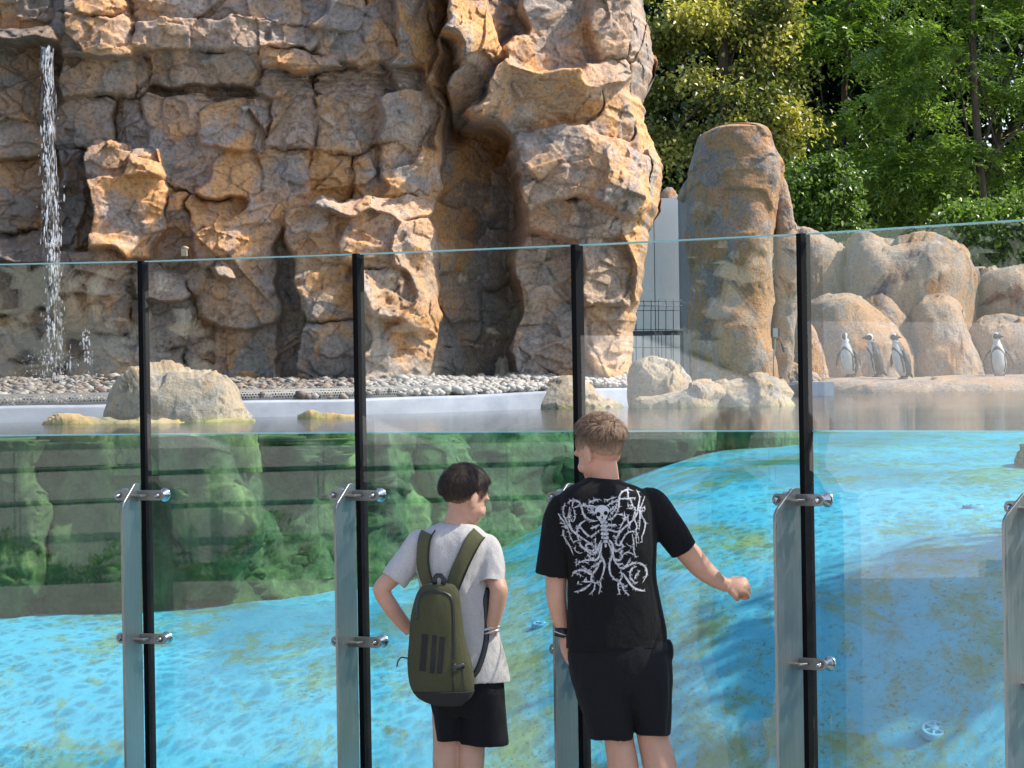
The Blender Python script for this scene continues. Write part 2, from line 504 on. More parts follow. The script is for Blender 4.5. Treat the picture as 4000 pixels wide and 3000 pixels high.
# ================================================================== setting
WZ = 1.584                                            # water level
SEAMS_PX = [-270, 563, 1405, 2262, 3148, 4062]
SEAMS_Y = [13.66, 13.355, 12.88, 12.36, 11.71, 10.90]
SEAM = [Vector(((px - 2000) / F * y, y)) for px, y in zip(SEAMS_PX, SEAMS_Y)]

gs = part('ground', [(-60, -25, 0), (60, -25, 0), (60, 10.2, 0), (-60, 14.2, 0)], [(0, 1, 2, 3)], M_PAVE, smooth=False); tag(gs, kind='structure')
# beyond the pool the ground lies at the level of the enclosure and runs to the horizon
eg = part('enclosure_ground', [(-700, 37.5, 1.66), (700, 37.5, 1.66), (700, 1500, 1.66), (-700, 1500, 1.66)], [(0, 1, 2, 3)], M_EARTH, smooth=False); tag(eg, kind='structure')

bk = MB().box(36.4, 21.6, 0.80, 60.2, 23.4, 1.72).build('pool_bank', M_EARTH); tag(bk, kind='structure')
_fx = np.array([-9.0] + [s_.x for s_ in SEAM] + [3.4, 6.4]); _fy = np.array([14.6] + [s_.y for s_ in SEAM] + [9.9, 9.9])
def floor_z(x, y):
    """bowl shaped floor: rises steeply behind the glass, then levels out; shallower towards the right"""
    d = np.maximum(0, y - np.interp(x, _fx, _fy)); s_ = sstep(1500, 2900, 2000 + F * np.asarray(x) / np.asarray(y))
    return (0.55 + 0.20 * s_) * (1 - np.exp(-d / 1.2)) + (0.10 + 0.62 * s_) * (1 - np.exp(-d / 6.0))
nx, ny = 130, 230
gx, gy = np.meshgrid(np.linspace(-9, 6.4, nx), np.linspace(10.2, 33.0, ny))
q = np.stack([gx.ravel(), gy.ravel(), np.zeros(nx * ny)], 1)
_lo = np.interp(q[:, 0], _fx, _fy) + 0.055
q[:, 1] = _lo + (33.0 - _lo) * ((q[:, 1] - 10.2) / 22.8) ** 2.2
q[:, 2] = floor_z(q[:, 0], q[:, 1]) + 0.006 * fbm(q * 0.6, 3)
pf = part('pool_floor', q, gridfaces(nx, ny), M_FLOOR); tag(pf, kind='structure')

# body of water behind the panes
front = [(s.x, s.y + 0.075) for s in SEAM]
front = [(-9.0, 14.6)] + front + [(3.4, 9.9), (6.3, 9.9)]
ring = front + [(6.3, 33.0), (-9.0, 33.0)]
n = len(ring)
V = [(x, y, -0.3) for x, y in ring] + [(x, y, WZ) for x, y in ring]
Fc = [tuple(range(n))[::-1], tuple(range(n, 2 * n))] + [(i, (i + 1) % n, n + (i + 1) % n, n + i) for i in range(n)]
wa = part('water', V, Fc, M_WATER, smooth=False); tag(wa, kind='structure')
# light along the water's edge at the glass, put in as a bright cyan strip
M_MEN = Mat('bright_waterline', 0.08, (0.28, 0.72, 0.80, 1)).m
mb = MB()
for a, b in zip(front[1:6], front[2:7]):
    d = Vector((b[0] - a[0], b[1] - a[1])); L = d.length; ang = math.atan2(d.y, d.x); nrm = Vector((-math.sin(ang), math.cos(ang)))
    c = Vector(((a[0] + b[0]) / 2, (a[1] + b[1]) / 2)) - nrm * 0.006
    mb.box(c.x, c.y, WZ - 0.001, L, 0.005, 0.006, Matrix.Rotation(ang, 3, 'Z'))
mb.build('waterline', M_MEN, wa)

# ------------------------------------------------------------------ rim, pebbles, edging
RIM_PX = [-260, 0, 700, 1400, 1780, 2250, 2470, 2700]
RIM_PY = [1592, 1587, 1572, 1556, 1545, 1521, 1512, 1505]
RIM_Y = [17.9, 18.1, 18.6, 19.3, 20.0, 21.4, 22.0, 22.6]
_rp = np.array([tuple(P(a, b, c)) for a, b, c in zip(RIM_PX, RIM_PY, RIM_Y)])
RIMP = smooth_path(_rp, 160)
def rim_at(px):
    pxs = 2000 + F * RIMP[:, 0] / RIMP[:, 1]
    return np.array([np.interp(px, pxs, RIMP[:, i]) for i in range(3)])
t = np.gradient(RIMP, axis=0); t[:, 2] = 0; t /= np.linalg.norm(t, axis=1)[:, None]
nrm = np.stack([t[:, 1], -t[:, 0], 0 * t[:, 0]], 1)          # towards the pool
prof = [(-0.30, -0.02), (-0.12, 0.0), (0.0, 0.0), (0.012, -0.006), (0.016, -0.02), (0.02, -0.12), (0.035, -0.22), (-0.25, -0.34)]
V = np.concatenate([RIMP + nrm * a + np.array([0, 0, b]) + (np.array([0, 0, 1]) * 0.006 * fbm(RIMP * 1.3, 2)[:, None]) for a, b in prof])
pr = part('pool_rim', V, gridfaces(len(RIMP), len(prof)), M_RIM); tag(pr, kind='structure')
# rim wall end by the penguins' shore
b0 = P(3145, 1560, 28.6); b1 = P(3258, 1560, 28.6)
zt = P(3200, 1492, 28.6).z
o = MB().box((b0.x + b1.x) / 2, 29.4, (zt + 1.0) / 2, b1.x - b0.x, 1.6, zt - 1.0).build('pool_rim_end', M_RIM); tag(o, kind='structure')
b0 = P(3040, 1560, 29.3); b1 = P(3150, 1560, 29.3); zt2 = P(3100, 1502, 29.3).z
o = MB().box((b0.x + b1.x) / 2, 29.6, (zt2 + 1.0) / 2, b1.x - b0.x, 0.6, zt2 - 1.0).build('pool_rim_return', M_RIM); tag(o, kind='structure')

# underwater wall below the rim
ns, nz = 330, 110
UWX = [-260, 0, 700, 1400, 1780, 2250, 2500, 2620, 2650]; UWY = [16.9, 17.0, 17.2, 18.3, 19.0, 20.2, 20.4, 20.6, 22.4]
W = smooth_path([tuple(P(a, 1500, b)) for a, b in zip(UWX, UWY)], ns)
t = np.gradient(W, axis=0); t[:, 2] = 0; t /= np.linalg.norm(t, axis=1)[:, None]
nn = np.stack([t[:, 1], -t[:, 0], 0 * t[:, 0]], 1)
V = []
for j in range(nz):
    f = j / (nz - 1)
    z = 0.15 * (1 - f) + (WZ - 0.10) * f
    V.append(np.column_stack([W[:, 0], W[:, 1], np.full(ns, z)]) + nn * (0.10 + 0.28 * (1 - f) ** 1.5))
for f in (0.25, 0.6, 1.0, 1.6):                       # shelf back to the rim that the boulders stand on
    V.append(np.column_stack([W[:, 0], W[:, 1], np.full(ns, WZ - 0.09)]) - nn * (1.6 * f)); 
nz += 4
V = np.concatenate(V); N3 = np.tile(nn, (nz, 1))
h1, e1 = facets(V * (1.5, 1.5, 1.1), 0.6, 3); h2, e2 = facets(V * 4.5, 0.7, 5)
V = V + N3 * (0.22 * h1 + 0.05 * h2 + 0.10 * fbm(V * 2, 4))[:, None]
V[:, 2] = np.minimum(V[:, 2], WZ - 0.04)
fadez = sstep(WZ - 0.30, WZ - 0.1, V[:, 2])
o = part('underwater_rock_wall', V, gridfaces(ns, nz), M_ALGROCK)
tag(o, 'green algae covered rock wall under water below the pale pool rim', 'rock wall')
attr(o, 'tone', 0.5 + 0.4 * h1)

# gravel bed the pebbles lie on
CL_PX = [-300, 0, 600, 1150, 1700, 1990, 2300, 2480, 2720]
CL_Y = [21.0, 21.0, 21.1, 21.2, 21.4, 22.2, 22.3, 22.4, 22.6]
CB = np.array([tuple(P(a, 1485 + (2000 - a) * 0.010, c)) for a, c in zip(CL_PX, CL_Y)])
def cb_at(px): return np.array([np.interp(px, CL_PX, CB[:, i]) for i in range(3)])
pxs = np.linspace(-250, 2560, 90)
A = np.array([rim_at(a) for a in pxs]); B = np.array([cb_at(a) for a in pxs])
A[:, 2] -= 0.015; B[:, 2] -= 0.0
V = np.concatenate([A + (B - A) * f for f in np.linspace(0.02, 1.25, 14)])
o = part('gravel_bed', V, gridfaces(90, 14), M_CONC2); tag(o, kind='structure')

M_PEB = Mat('pebble_stone', 0.6)
M_PEB.color(M_PEB.mix(M_PEB.math('MULTIPLY', M_PEB.noise(M_PEB.pos(), 60, 4), 0.5), M_PEB.n('ShaderNodeAttribute', attribute_name='Col').outputs['Color'], (0.2, 0.17, 0.15, 1)))
bm = bmesh.new(); bmesh.ops.create_icosphere(bm, subdivisions=1, radius=1.0)
ICO_V = np.array([v.co[:] for v in bm.verts]); ICO_F = np.array([[v.index for v in f.verts] for f in bm.faces]); bm.free()
NPEB = 8500
ppx = RNG.uniform(-220, 2500, NPEB); pf_ = RNG.uniform(0.03, 1.0, NPEB) ** 1.0
A = np.array([rim_at(a) for a in ppx]); B = np.array([cb_at(a) for a in ppx])
C = A + (B - A) * pf_[:, None]; C[:, 2] += RNG.uniform(0.0, 0.03, NPEB) + 0.05 * np.maximum(0, fbm(C * 1.5, 2))
S = np.exp(RNG.normal(math.log(0.0215), 0.30, (NPEB, 1))) * np.array([[1.25, 0.95, 0.62]]) * RNG.uniform(0.8, 1.25, (NPEB, 3))
th = RNG.uniform(0, math.pi, NPEB); til = RNG.normal(0, 0.3, NPEB)
base = ICO_V[None] * S[:, None]
x = base[..., 0] * np.cos(til)[:, None] - base[..., 2] * np.sin(til)[:, None]; z = base[..., 0] * np.sin(til)[:, None] + base[..., 2] * np.cos(til)[:, None]
X = x * np.cos(th)[:, None] - base[..., 1] * np.sin(th)[:, None]; Y = x * np.sin(th)[:, None] + base[..., 1] * np.cos(th)[:, None]
V = (np.stack([X, Y, z], -1) + C[:, None]).reshape(-1, 3)
FF = (ICO_F[None] + (np.arange(NPEB) * len(ICO_V))[:, None, None]).reshape(-1, 3)
o = part('pebbles', V, FF, M_PEB.m); tag(o, 'mixed grey, brown and white river pebbles at the foot of the cliff, whitened as if sunlit on the right', 'pebbles', kind='stuff')
pal = np.array([(0.42, 0.37, 0.33), (0.30, 0.20, 0.15), (0.55, 0.50, 0.45), (0.22, 0.12, 0.09), (0.62, 0.58, 0.54), (0.36, 0.26, 0.18), (0.18, 0.17, 0.17), (0.48, 0.34, 0.24)])
ci = RNG.integers(0, len(pal), NPEB); cc = pal[ci] * RNG.uniform(0.4, 0.75, (NPEB, 1))
wf = sstep(1200, 1800, ppx)[:, None] * 0.6; cc = cc * (1 - wf) + np.array([[0.68, 0.65, 0.62]]) * wf * RNG.uniform(0.7, 1.1, (NPEB, 1))  # pebbles towards the right whitened to look sunlit
ca = o.data.color_attributes.new('Col', 'FLOAT_COLOR', 'POINT')
ca.data.foreach_set('color', np.repeat(np.column_stack([cc, np.ones(NPEB)]), len(ICO_V), 0).astype(np.float32).ravel())

# perforated steel edging
k = Mat('perforated_steel', 0.5, (0.10, 0.10, 0.105, 1), 0.2)
au = k.n('ShaderNodeAttribute', attribute_name='eu').outputs['Fac']; av = k.n('ShaderNodeAttribute', attribute_name='ev').outputs['Fac']
sp_ = 0.020
row = k.math('DIVIDE', av, sp_ * 0.82); ri = k.math('FLOOR', row); rf = k.math('SUBTRACT', k.math('SUBTRACT', row, ri), 0.5)
uu = k.math('ADD', k.math('DIVIDE', au, sp_), k.math('MULTIPLY', k.math('MODULO', ri, 2.0), 0.5)); uf = k.math('SUBTRACT', k.math('FRACT', uu), 0.5)
dd = k.math('SQRT', k.math('ADD', k.math('MULTIPLY', uf, uf), k.math('MULTIPLY', k.math('MULTIPLY', rf, rf), 0.67)))
inn = k.math('MULTIPLY', k.math('GREATER_THAN', av, 0.010), k.math('LESS_THAN', av, 0.0585))
hole = k.math('MULTIPLY', k.math('LESS_THAN', dd, 0.33), inn)
k.l(k.math('SUBTRACT', 1.0, hole), k.b.inputs['Alpha'])
EP = smooth_path(_rp, 400); epx = 2000 + F * EP[:, 0] / EP[:, 1]; EP = EP[(epx < 1785)]
t = np.gradient(EP, axis=0); t[:, 2] = 0; t /= np.linalg.norm(t, axis=1)[:, None]; en = np.stack([t[:, 1], -t[:, 0], 0 * t[:, 0]], 1)
eu = np.concatenate([[0], np.cumsum(np.linalg.norm(np.diff(EP, axis=0), axis=1))])
V = np.concatenate([EP - en * 0.05 + (0, 0, -0.004), EP - en * 0.05 + (0, 0, 0.070), EP - en * 0.053 + (0, 0, 0.070), EP - en * 0.053 + (0, 0, -0.004)])
o = part('perforated_edging', V, gridfaces(len(EP), 4), k.m, smooth=False); tag(o, 'perforated steel edging strip holding back the pebbles along the pool rim', 'edging')
attr(o, 'eu', np.tile(eu, 4)); attr(o, 'ev', np.repeat([0, 0.072, 0.072, 0], len(EP)))

# ------------------------------------------------------------------ the rock cliff
def blk(*a): return a
BL = [ # cx, cy, half w, half h, stand-out, turn to the right, lean back, right chamfer, tone
 (60, 45, 130, 75, .22, .0, .1, .3, .75), (-150, 300, 130, 260, .1, 0, 0, 0, .4), (105, 150, 135, 34, .42, 0, .35, .1, .35), (85, 330, 145, 150, .02, 0, 0, .2, .45), (75, 520, 85, 120, .16, .05, .05, .4, .5),
 (340, 20, 155, 55, .28, .05, .1, .4, .55), (385, 155, 148, 86, .34, .02, .08, .5, .42), (395, 315, 142, 82, .16, .03, .0, .3, .38), (555, 300, 32, 78, .10, 0, 0, .2, .3), (335, 480, 120, 90, .06, .0, .05, .2, .42),
 (500, 490, 70, 110, -.02, 0, 0, .2, .2), (790, 35, 250, 50, .18, 0, .06, .3, .35), (800, 148, 255, 66, .30, .03, .08, .5, .38), (790, 275, 215, 70, .12, -.02, -.3, .4, .42), (700, 352, 120, 20, -.06, 0, 0, .1, .25), (905, 362, 110, 24, -.02, 0, 0, .2, .3),
 (690, 480, 130, 120, .10, .02, .0, .2, .5), (880, 500, 130, 95, .26, .10, .05, .9, .72), (760, 660, 130, 100, .06, 0, -.15, .2, .30), (900, 690, 130, 105, .18, .05, -.05, .6, .85), (1030, 480, 28, 120, .06, 0, 0, .2, .2),
 (1180, 40, 150, 70, .12, 0, .05, .2, .3), (1170, 150, 140, 45, .16, 0, .08, .2, .35), (1180, 240, 150, 48, .22, 0, .1, .2, .4), (1330, 60, 110, 90, .22, .03, .05, .3, .4), (1330, 190, 120, 60, .25, 0, .1, .3, .45),
 (1140, 330, 130, 60, .12, 0, .05, .1, .25), (1330, 330, 130, 55, .14, 0, .02, .1, .3), (1150, 490, 130, 100, .16, .02, .05, .2, .3), (1330, 490, 130, 110, .20, .02, .05, .3, .45), (1120, 690, 125, 100, .14, .0, -.1, .2, .68), (1290, 690, 100, 100, .10, .06, -.02, .5, .85), (1430, 690, 80, 110, .16, .0, 0, .3, .72),
 (1480, 120, 90, 140, .22, .03, 0, .3, .45), (1610, 140, 95, 150, .30, .18, 0, .8, .85), (1480, 330, 90, 55, .16, 0, 0, .2, .3), (1590, 320, 70, 55, .20, .05, 0, .3, .3), (1600, 470, 110, 115, .30, .12, 0, .8, .5), (1600, 680, 110, 115, .26, .12, 0, .9, .85),
 (1735, 250, 40, 90, .10, .15, 0, .6, .6), (1725, 480, 30, 130, .02, .2, 0, .6, .55), (1720, 50, 70, 100, .06, .15, 0, .5, .55),
 (435, 625, 85, 72, .34, .04, .05, .5, .45), (590, 645, 78, 60, .38, .05, .12, .7, .62), (535, 835, 150, 125, .42, .12, -.05, .9, .72), (295, 660, 55, 92, .12, 0, 0, .2, .55), (300, 850, 90, 100, .06, 0, 0, .2, .5), (110, 760, 110, 150, .04, .03, 0, .5, .7),
 (690, 900, 50, 160, .0, 0, 0, .2, .55), (830, 840, 130, 60, .10, 0, .2, .2, .75), (960, 940, 135, 105, .38, .08, .1, .8, .5), (90, 960, 110, 60, .30, 0, .2, .2, .35), (80, 1130, 120, 110, .12, 0, .05, .2, .28), (110, 1330, 140, 130, .10, 0, 0, .2, .5),
 (355, 1085, 112, 80, .46, .05, .15, .5, .35), (375, 1230, 130, 85, .30, .03, -.1, .3, .72), (400, 1390, 120, 90, .20, 0, 0, .3, .65), (650, 1120, 95, 60, .34, 0, .25, .4, .45), (650, 1270, 110, 110, .24, .05, 0, .4, .5), (640, 1420, 130, 80, .22, 0, 0, .3, .55),
 (865, 1060, 42, 48, .40, .05, .1, .6, .4), (930, 1190, 150, 90, .26, .04, .05, .4, .62), (960, 1380, 130, 110, .22, .05, 0, .4, .6), (790, 1370, 60, 120, .12, 0, 0, .3, .5),
 (1140, 1200, 45, 300, .0, .0, 0, .1, .2), (1470, 815, 240, 42, .56, .02, .3, .5, .45), (1240, 950, 130, 120, .40, 0, .05, .3, .55), (1460, 960, 140, 110, .56, .08, .08, .5, .55), (1620, 980, 95, 130, .50, .18, .05, .9, .5), (1300, 1160, 140, 110, .50, .02, .0, .3, .70), (1500, 1150, 120, 100, .62, .10, 0, .5, .55), (1650, 1200, 90, 130, .52, .2, 0, .9, .7), (1330, 1370, 150, 110, .44, .02, -.08, .3, .62), (1560, 1370, 150, 120, .52, .14, -.1, .7, .75),
 (1830, 120, 110, 190, .75, -.10, -.10, .6, .85), (1830, 340, 80, 100, .60, -.05, -.40, .4, .55), (1980, 60, 90, 160, .55, .05, 0, .3, .6), (2150, 170, 170, 190, .85, .05, -.05, .3, .58), (2360, 130, 130, 150, .80, .06, .05, .5, .4), (2110, 420, 280, 110, .98, .02, -.55, .3, .62), (2330, 330, 140, 60, .88, .03, .1, .5, .45), (2390, 450, 90, 110, .80, .1, -.1, .5, .5), (2500, 130, 70, 160, .55, .2, 0, .6, .35), (2520, 320, 60, 80, .50, .2, -.1, .6, .3), (2510, 510, 70, 110, .50, .15, -.1, .7, .75),
 (2170, 700, 180, 140, .95, -.04, .05, .3, .35), (2370, 740, 110, 150, 1.0, .06, .10, .5, .45), (2230, 870, 190, 80, .86, 0, -.1, .3, .4), (2480, 760, 70, 130, .72, .18, 0, .8, .8), (2560, 700, 50, 110, .5, .2, 0, .8, .85), (2140, 1130, 140, 180, .72, .0, .0, .2, .35), (2330, 1080, 110, 140, .84, .05, .05, .4, .45), (2460, 1020, 80, 140, .80, .15, 0, .9, .85), (2150, 1380, 160, 110, .62, 0, 0, .2, .40), (2360, 1320, 120, 140, .74, .08, 0, .6, .5), (2480, 1330, 70, 140, .60, .2, 0, .9, .8),
 (1850, 660, 110, 170, -0.30, 0, -.1, .2, .55), (1790, 920, 100, 140, -0.23, .05, 0, .2, .68), (1900, 1010, 90, 120, -0.25, 0, 0, .2, .45), (1960, 760, 40, 130, -0.33, 0, 0, .1, .3), (1820, 1220, 110, 170, -0.27, 0, 0, .2, .22), (1940, 1280, 70, 200, -0.33, 0, 0, .1, .15), (1800, 1430, 130, 90, -0.25, 0, 0, .2, .25)]
EDGE = [(-300, 2500), (0, 2520), (100, 2545), (230, 2562), (290, 2552), (380, 2518), (480, 2530), (560, 2560), (650, 2595), (750, 2590), (830, 2570), (900, 2545), (1000, 2530), (1100, 2522), (1200, 2502), (1300, 2482), (1400, 2470), (1600, 2462)]
step = 4
us = np.arange(-330, 2760, step); vs = np.arange(-260, 1560, step)
U, Vv = np.meshgrid(us, vs); nu_, nv_ = len(us), len(vs)
U = U.ravel().astype(float); Vv = Vv.ravel().astype(float)
q = np.column_stack([U / 130, Vv / 130, np.zeros(len(U))])
wu = U + 34 * fbm(q, 4, 2.03, 0.42); wv = Vv + 27 * fbm(q + 31.7, 4, 2.03, 0.42)
f1 = np.full(len(U), 1e9); f2 = np.full(len(U), 1e9); bid = np.zeros(len(U), int)
DD = np.empty((len(BL), len(U)), np.float32); HH = np.empty((len(BL), len(U)), np.float32)
_tr = np.random.default_rng(5)
for i, (cx, cy, hw, hh, so, tr_, tl, ch, tone) in enumerate(BL):
    tr_ = tr_ + _tr.normal(0, 0.05); tl = tl * 0.7 + _tr.normal(0.03, 0.06); so = so + _tr.normal(0, 0.05)
    du = (wu - cx) / hw; dv = (wv - cy) / hh
    d = (np.abs(du) ** 5.0 + np.abs(dv) ** 5.0) ** (1 / 5.0)
    m = d < f1
    f2 = np.where(m, f1, np.minimum(f2, d)); f1 = np.where(m, d, f1); bid = np.where(m, i, bid)
    sz = min(hw, hh) / 560.0
    du = np.clip(du, -1.4, 1.4); dv = np.clip(dv, -1.4, 1.4)
    h = so - tr_ * du + tl * dv * 0.5 - 0.07 * sz * (np.abs(du) ** 4 + np.abs(dv) ** 4) * 0.5
    h = h - ch * 0.42 * (hw / 560.0) * np.maximum(0, du - 0.45) / 0.55 - 0.10 * sz * np.maximum(0, -dv - 0.6)
    DD[i] = d; HH[i] = h
w = np.exp(-26.0 * (DD - f1[None])); hs = (w * HH).sum(0) / w.sum(0)
del w, DD, HH
sizes = np.array([min(b[2], b[3]) for b in BL])[bid]
ed = (f2 - f1) * sizes                                  # pixels from the nearest joint, roughly
jn = fbm(np.column_stack([U / 60, Vv / 60, np.full(len(U), 3.3)]), 3)
jm = sstep(-0.10, 0.50, fbm(np.column_stack([U / 190, Vv / 190, np.full(len(U), 7.7)]), 3))      # some joints open, others nearly closed
hs = hs - (0.012 + 0.085 * jm) * np.exp(-(ed / (4.5 + 3 * jn.clip(-1, 1))) ** 2) - 0.035 * jm * np.exp(-(ed / 16) ** 2)
q3 = np.column_stack([U / 560, Vv / 560, hs * 0.5])
fa, ea = facets(q3 * 1.9, 0.6, 1); fb, eb = facets(q3 * (5.0, 6.0, 5), 0.7, 2); fc, ec = facets(q3 * 15, 0.8, 4)
hs = hs + 0.13 * fa + 0.042 * fb + 0.006 * fc
hs = hs + 0.028 * fbm(q3 * 2.0, 4, 2.03, 0.36) + 0.003 * fbm(q3 * 30, 3)
# chips whose upper lip stands out
ch = fbm(q3 * (3.2, 4.6, 3) + 5.1, 4, 2.03, 0.42); hs = hs + 0.030 * sstep(0.12, 0.22, ch) + 0.030 * sstep(-0.40, -0.25, ch)
# beds of thin layers
lay = np.exp(-(((Vv - 318 + (U - 1300) * 0.03) / 46) ** 2)) * sstep(1010, 1100, U) * (1 - sstep(1600, 1680, U)) + np.exp(-(((Vv - 365) / 28) ** 2)) * sstep(560, 640, U) * (1 - sstep(980, 1010, U))
hs = hs + 0.05 * lay * (((Vv + 9 * jn) % 21) / 21 - 0.5)
# deep hole under the hanging boulder
hs = hs - 0.5 * np.exp(-(((U - 1785) / 50) ** 2 + ((Vv - 470) / 60) ** 2))
depth = np.interp(U, CL_PX, CL_Y) + 0.55
Ee = np.interp(Vv, [e[0] for e in EDGE], [e[1] for e in EDGE]) + 10 * fbm(np.column_stack([Vv / 40, Vv * 0, Vv * 0]), 3)
tt = np.clip((U - (Ee - 90)) / 200.0, 0, None)
ang = np.clip(tt, 0, 1) * math.pi / 2
Up = np.where(tt > 0, Ee - 90 + 90 * np.sin(ang), U)
back = 0.75 * (1 - np.cos(ang)) + 2.2 * np.maximum(0, tt - 1)
prot = hs * (1 - 0.65 * np.clip(tt, 0, 1))
dirs = np.array(_fw)[None] * F + np.array(_rt)[None] * (Up - 2000)[:, None] - np.array(_up)[None] * (Vv - 1500)[:, None]
pt = dirs * (depth / dirs[:, 1])[:, None]; pt[:, 2] += CAMZ
pt[:, 1] += back - prot
pt[:, 0] += 0.10 * prot * (0.5 + fbm(q3 * 2 + 9, 2))
GF = gridfaces(nu_, nv_)
fid = bid[GF[:, 0]]
def _islands(ids):
    g = ids.reshape(nv_ - 1, nu_ - 1); lab = np.arange(g.size).reshape(g.shape)
    for _ in range(400):
        old = lab.copy()
        for ax in (0, 1):
            a = lab if ax == 0 else lab.T; b = g if ax == 0 else g.T
            same = b[1:] == b[:-1]; m = np.minimum(a[1:], a[:-1])
            a[1:] = np.where(same, m, a[1:]); a[:-1] = np.where(same, np.minimum(m, a[:-1]), a[:-1])
        lab = lab.reshape(-1)[lab]
        if (lab == old).all(): break
    return lab.ravel()
for _ in range(3):
    lab = _islands(fid); uq_, inv_, cnt_ = np.unique(lab, return_inverse=True, return_counts=True)
    main = {}
    for l_, c_ in zip(uq_, cnt_):
        b_ = fid[l_]
        if b_ not in main or c_ > main[b_][1]: main[b_] = (l_, c_)
    good = np.array([main[fid[l_]][0] == l_ for l_ in uq_])[inv_].reshape(nv_ - 1, nu_ - 1)
    if good.all(): break
    g_ = fid.reshape(nv_ - 1, nu_ - 1)
    for _ in range(260):
        if good.all(): break
        for sh, ax in ((1, 0), (-1, 0), (1, 1), (-1, 1)):
            ng = np.roll(good, sh, ax); nb = np.roll(g_, sh, ax)
            if ax == 0: ng[0 if sh == 1 else -1] = False
            else: ng[:, 0 if sh == 1 else -1] = False
            take = ~good & ng; g_[take] = nb[take]; good = good | take
    fid = g_.ravel()
cliff = root('rock_cliff', (float(P(1200, 1485, 22).x), 22.0, 1.70), 'tall brown artificial rock cliff of stacked blocks behind the pool', 'cliff')
for i in range(len(BL)):
    g = GF[fid == i]
    if len(g) < 8: continue
    uq, inv = np.unique(g, return_inverse=True)
    o = part('rock_block', pt[uq], inv.reshape(-1, 4)[:, ::-1], M_CLIFF, cliff)
    attr(o, 'tone', BL[i][8] + 0.10 + 0.28 * fa[uq] + 0.15 * fb[uq])

# ------------------------------------------------------------------ loose boulders
def ridge_rock(name, outline, zbase, y, thick, mat, label, cat='rock', nu=150, nv=80, tone=0.5, pw=0.62, rough=1.0, seed=0, group=None, parent=None, under=0.0):
    """rock from its skyline: px, py of the top edge at depth y; closed by a half-oval cross section"""
    o_ = np.array(outline, float)
    s = np.concatenate([[0], np.cumsum(np.hypot(*np.diff(o_, axis=0).T))]); s /= s[-1]
    m = smooth_path(o_, nu); 
    L = m[:, 0].max() - m[:, 0].min(); c = (m[:, 0].max() + m[:, 0].min()) / 2
    V = []
    for i in range(nu):
        tp = P(m[i, 0], m[i, 1], y)
        e = 1 - min(1, abs((m[i, 0] - c) / (L / 2))) ** 3.0
        w_ = thick * max(0.06, e ** 0.6)
        for j in range(nv):
            a = -under + (math.pi + 2 * under) * j / (nv - 1)
            ca, sa = math.cos(a), math.sin(a)
            yy = y - w_ * math.copysign(abs(ca) ** pw, ca)
            su = math.sin(under) ** pw if under else 0.0; zz = zbase + (tp.z - zbase) * (math.copysign(abs(sa) ** pw, sa) + su) / (1 + su)
            V.append((tp.x * yy / y, yy, zz))
    V = np.array(V)
    if zbase < 1.0:          # stands in the pool: narrows towards its foot
        tf = 1 - 0.5 * np.clip((WZ - 0.05 - V[:, 2]) / (WZ - zbase), 0, 1) ** 0.8
        cxx = P(c, 1500, y).x; V[:, 0] = cxx + (V[:, 0] - cxx) * tf; V[:, 1] = y + (V[:, 1] - y) * tf
    N = V - np.array([P(c, 1500, y).x, y, zbase]); N /= np.linalg.norm(N, axis=1)[:, None] + 1e-6
    qq = V + seed * 3.7
    sc = thick / 0.5
    h1, _ = facets(qq * (1.5 / sc), 0.7, seed); h2, _ = facets(qq * (5 / sc), 0.7, seed + 1)
    chp = fbm(qq * 2.6 / sc + 7, 4, 2.03, 0.45)
    d = rough * sc * (0.085 * h1 + 0.022 * h2 + 0.045 * fbm(qq * 1.7 / sc, 3, 2.03, 0.4) + 0.026 * sstep(0.05, 0.08, chp) + 0.018 * sstep(-0.3, -0.26, chp) + 0.006 * fbm(qq * 14 / sc, 3))
    if zbase < 1.0: d = d * (1 + 2.2 * sstep(0.02, 0.35, WZ - V[:, 2])) + 0.16 * sstep(0.05, 0.4, WZ - V[:, 2]) * fbm(qq * 2.2, 3)
    d = d - d.mean() - 0.01 * sc
    V = V + N * d[:, None]
    base = P(c, 1500, y); base = Vector((base.x, y, zbase))
    Fq = gridfaces(nv, nu)
    if parent is not None: o = part(name, V, Fq, mat, parent)
    else: o = part(name, V, Fq, mat, None, True, base)
    attr(o, 'tone', tone + 0.3 * h1 + 0.12 * h2)
    if label: tag(o, label, cat, group)
    return o

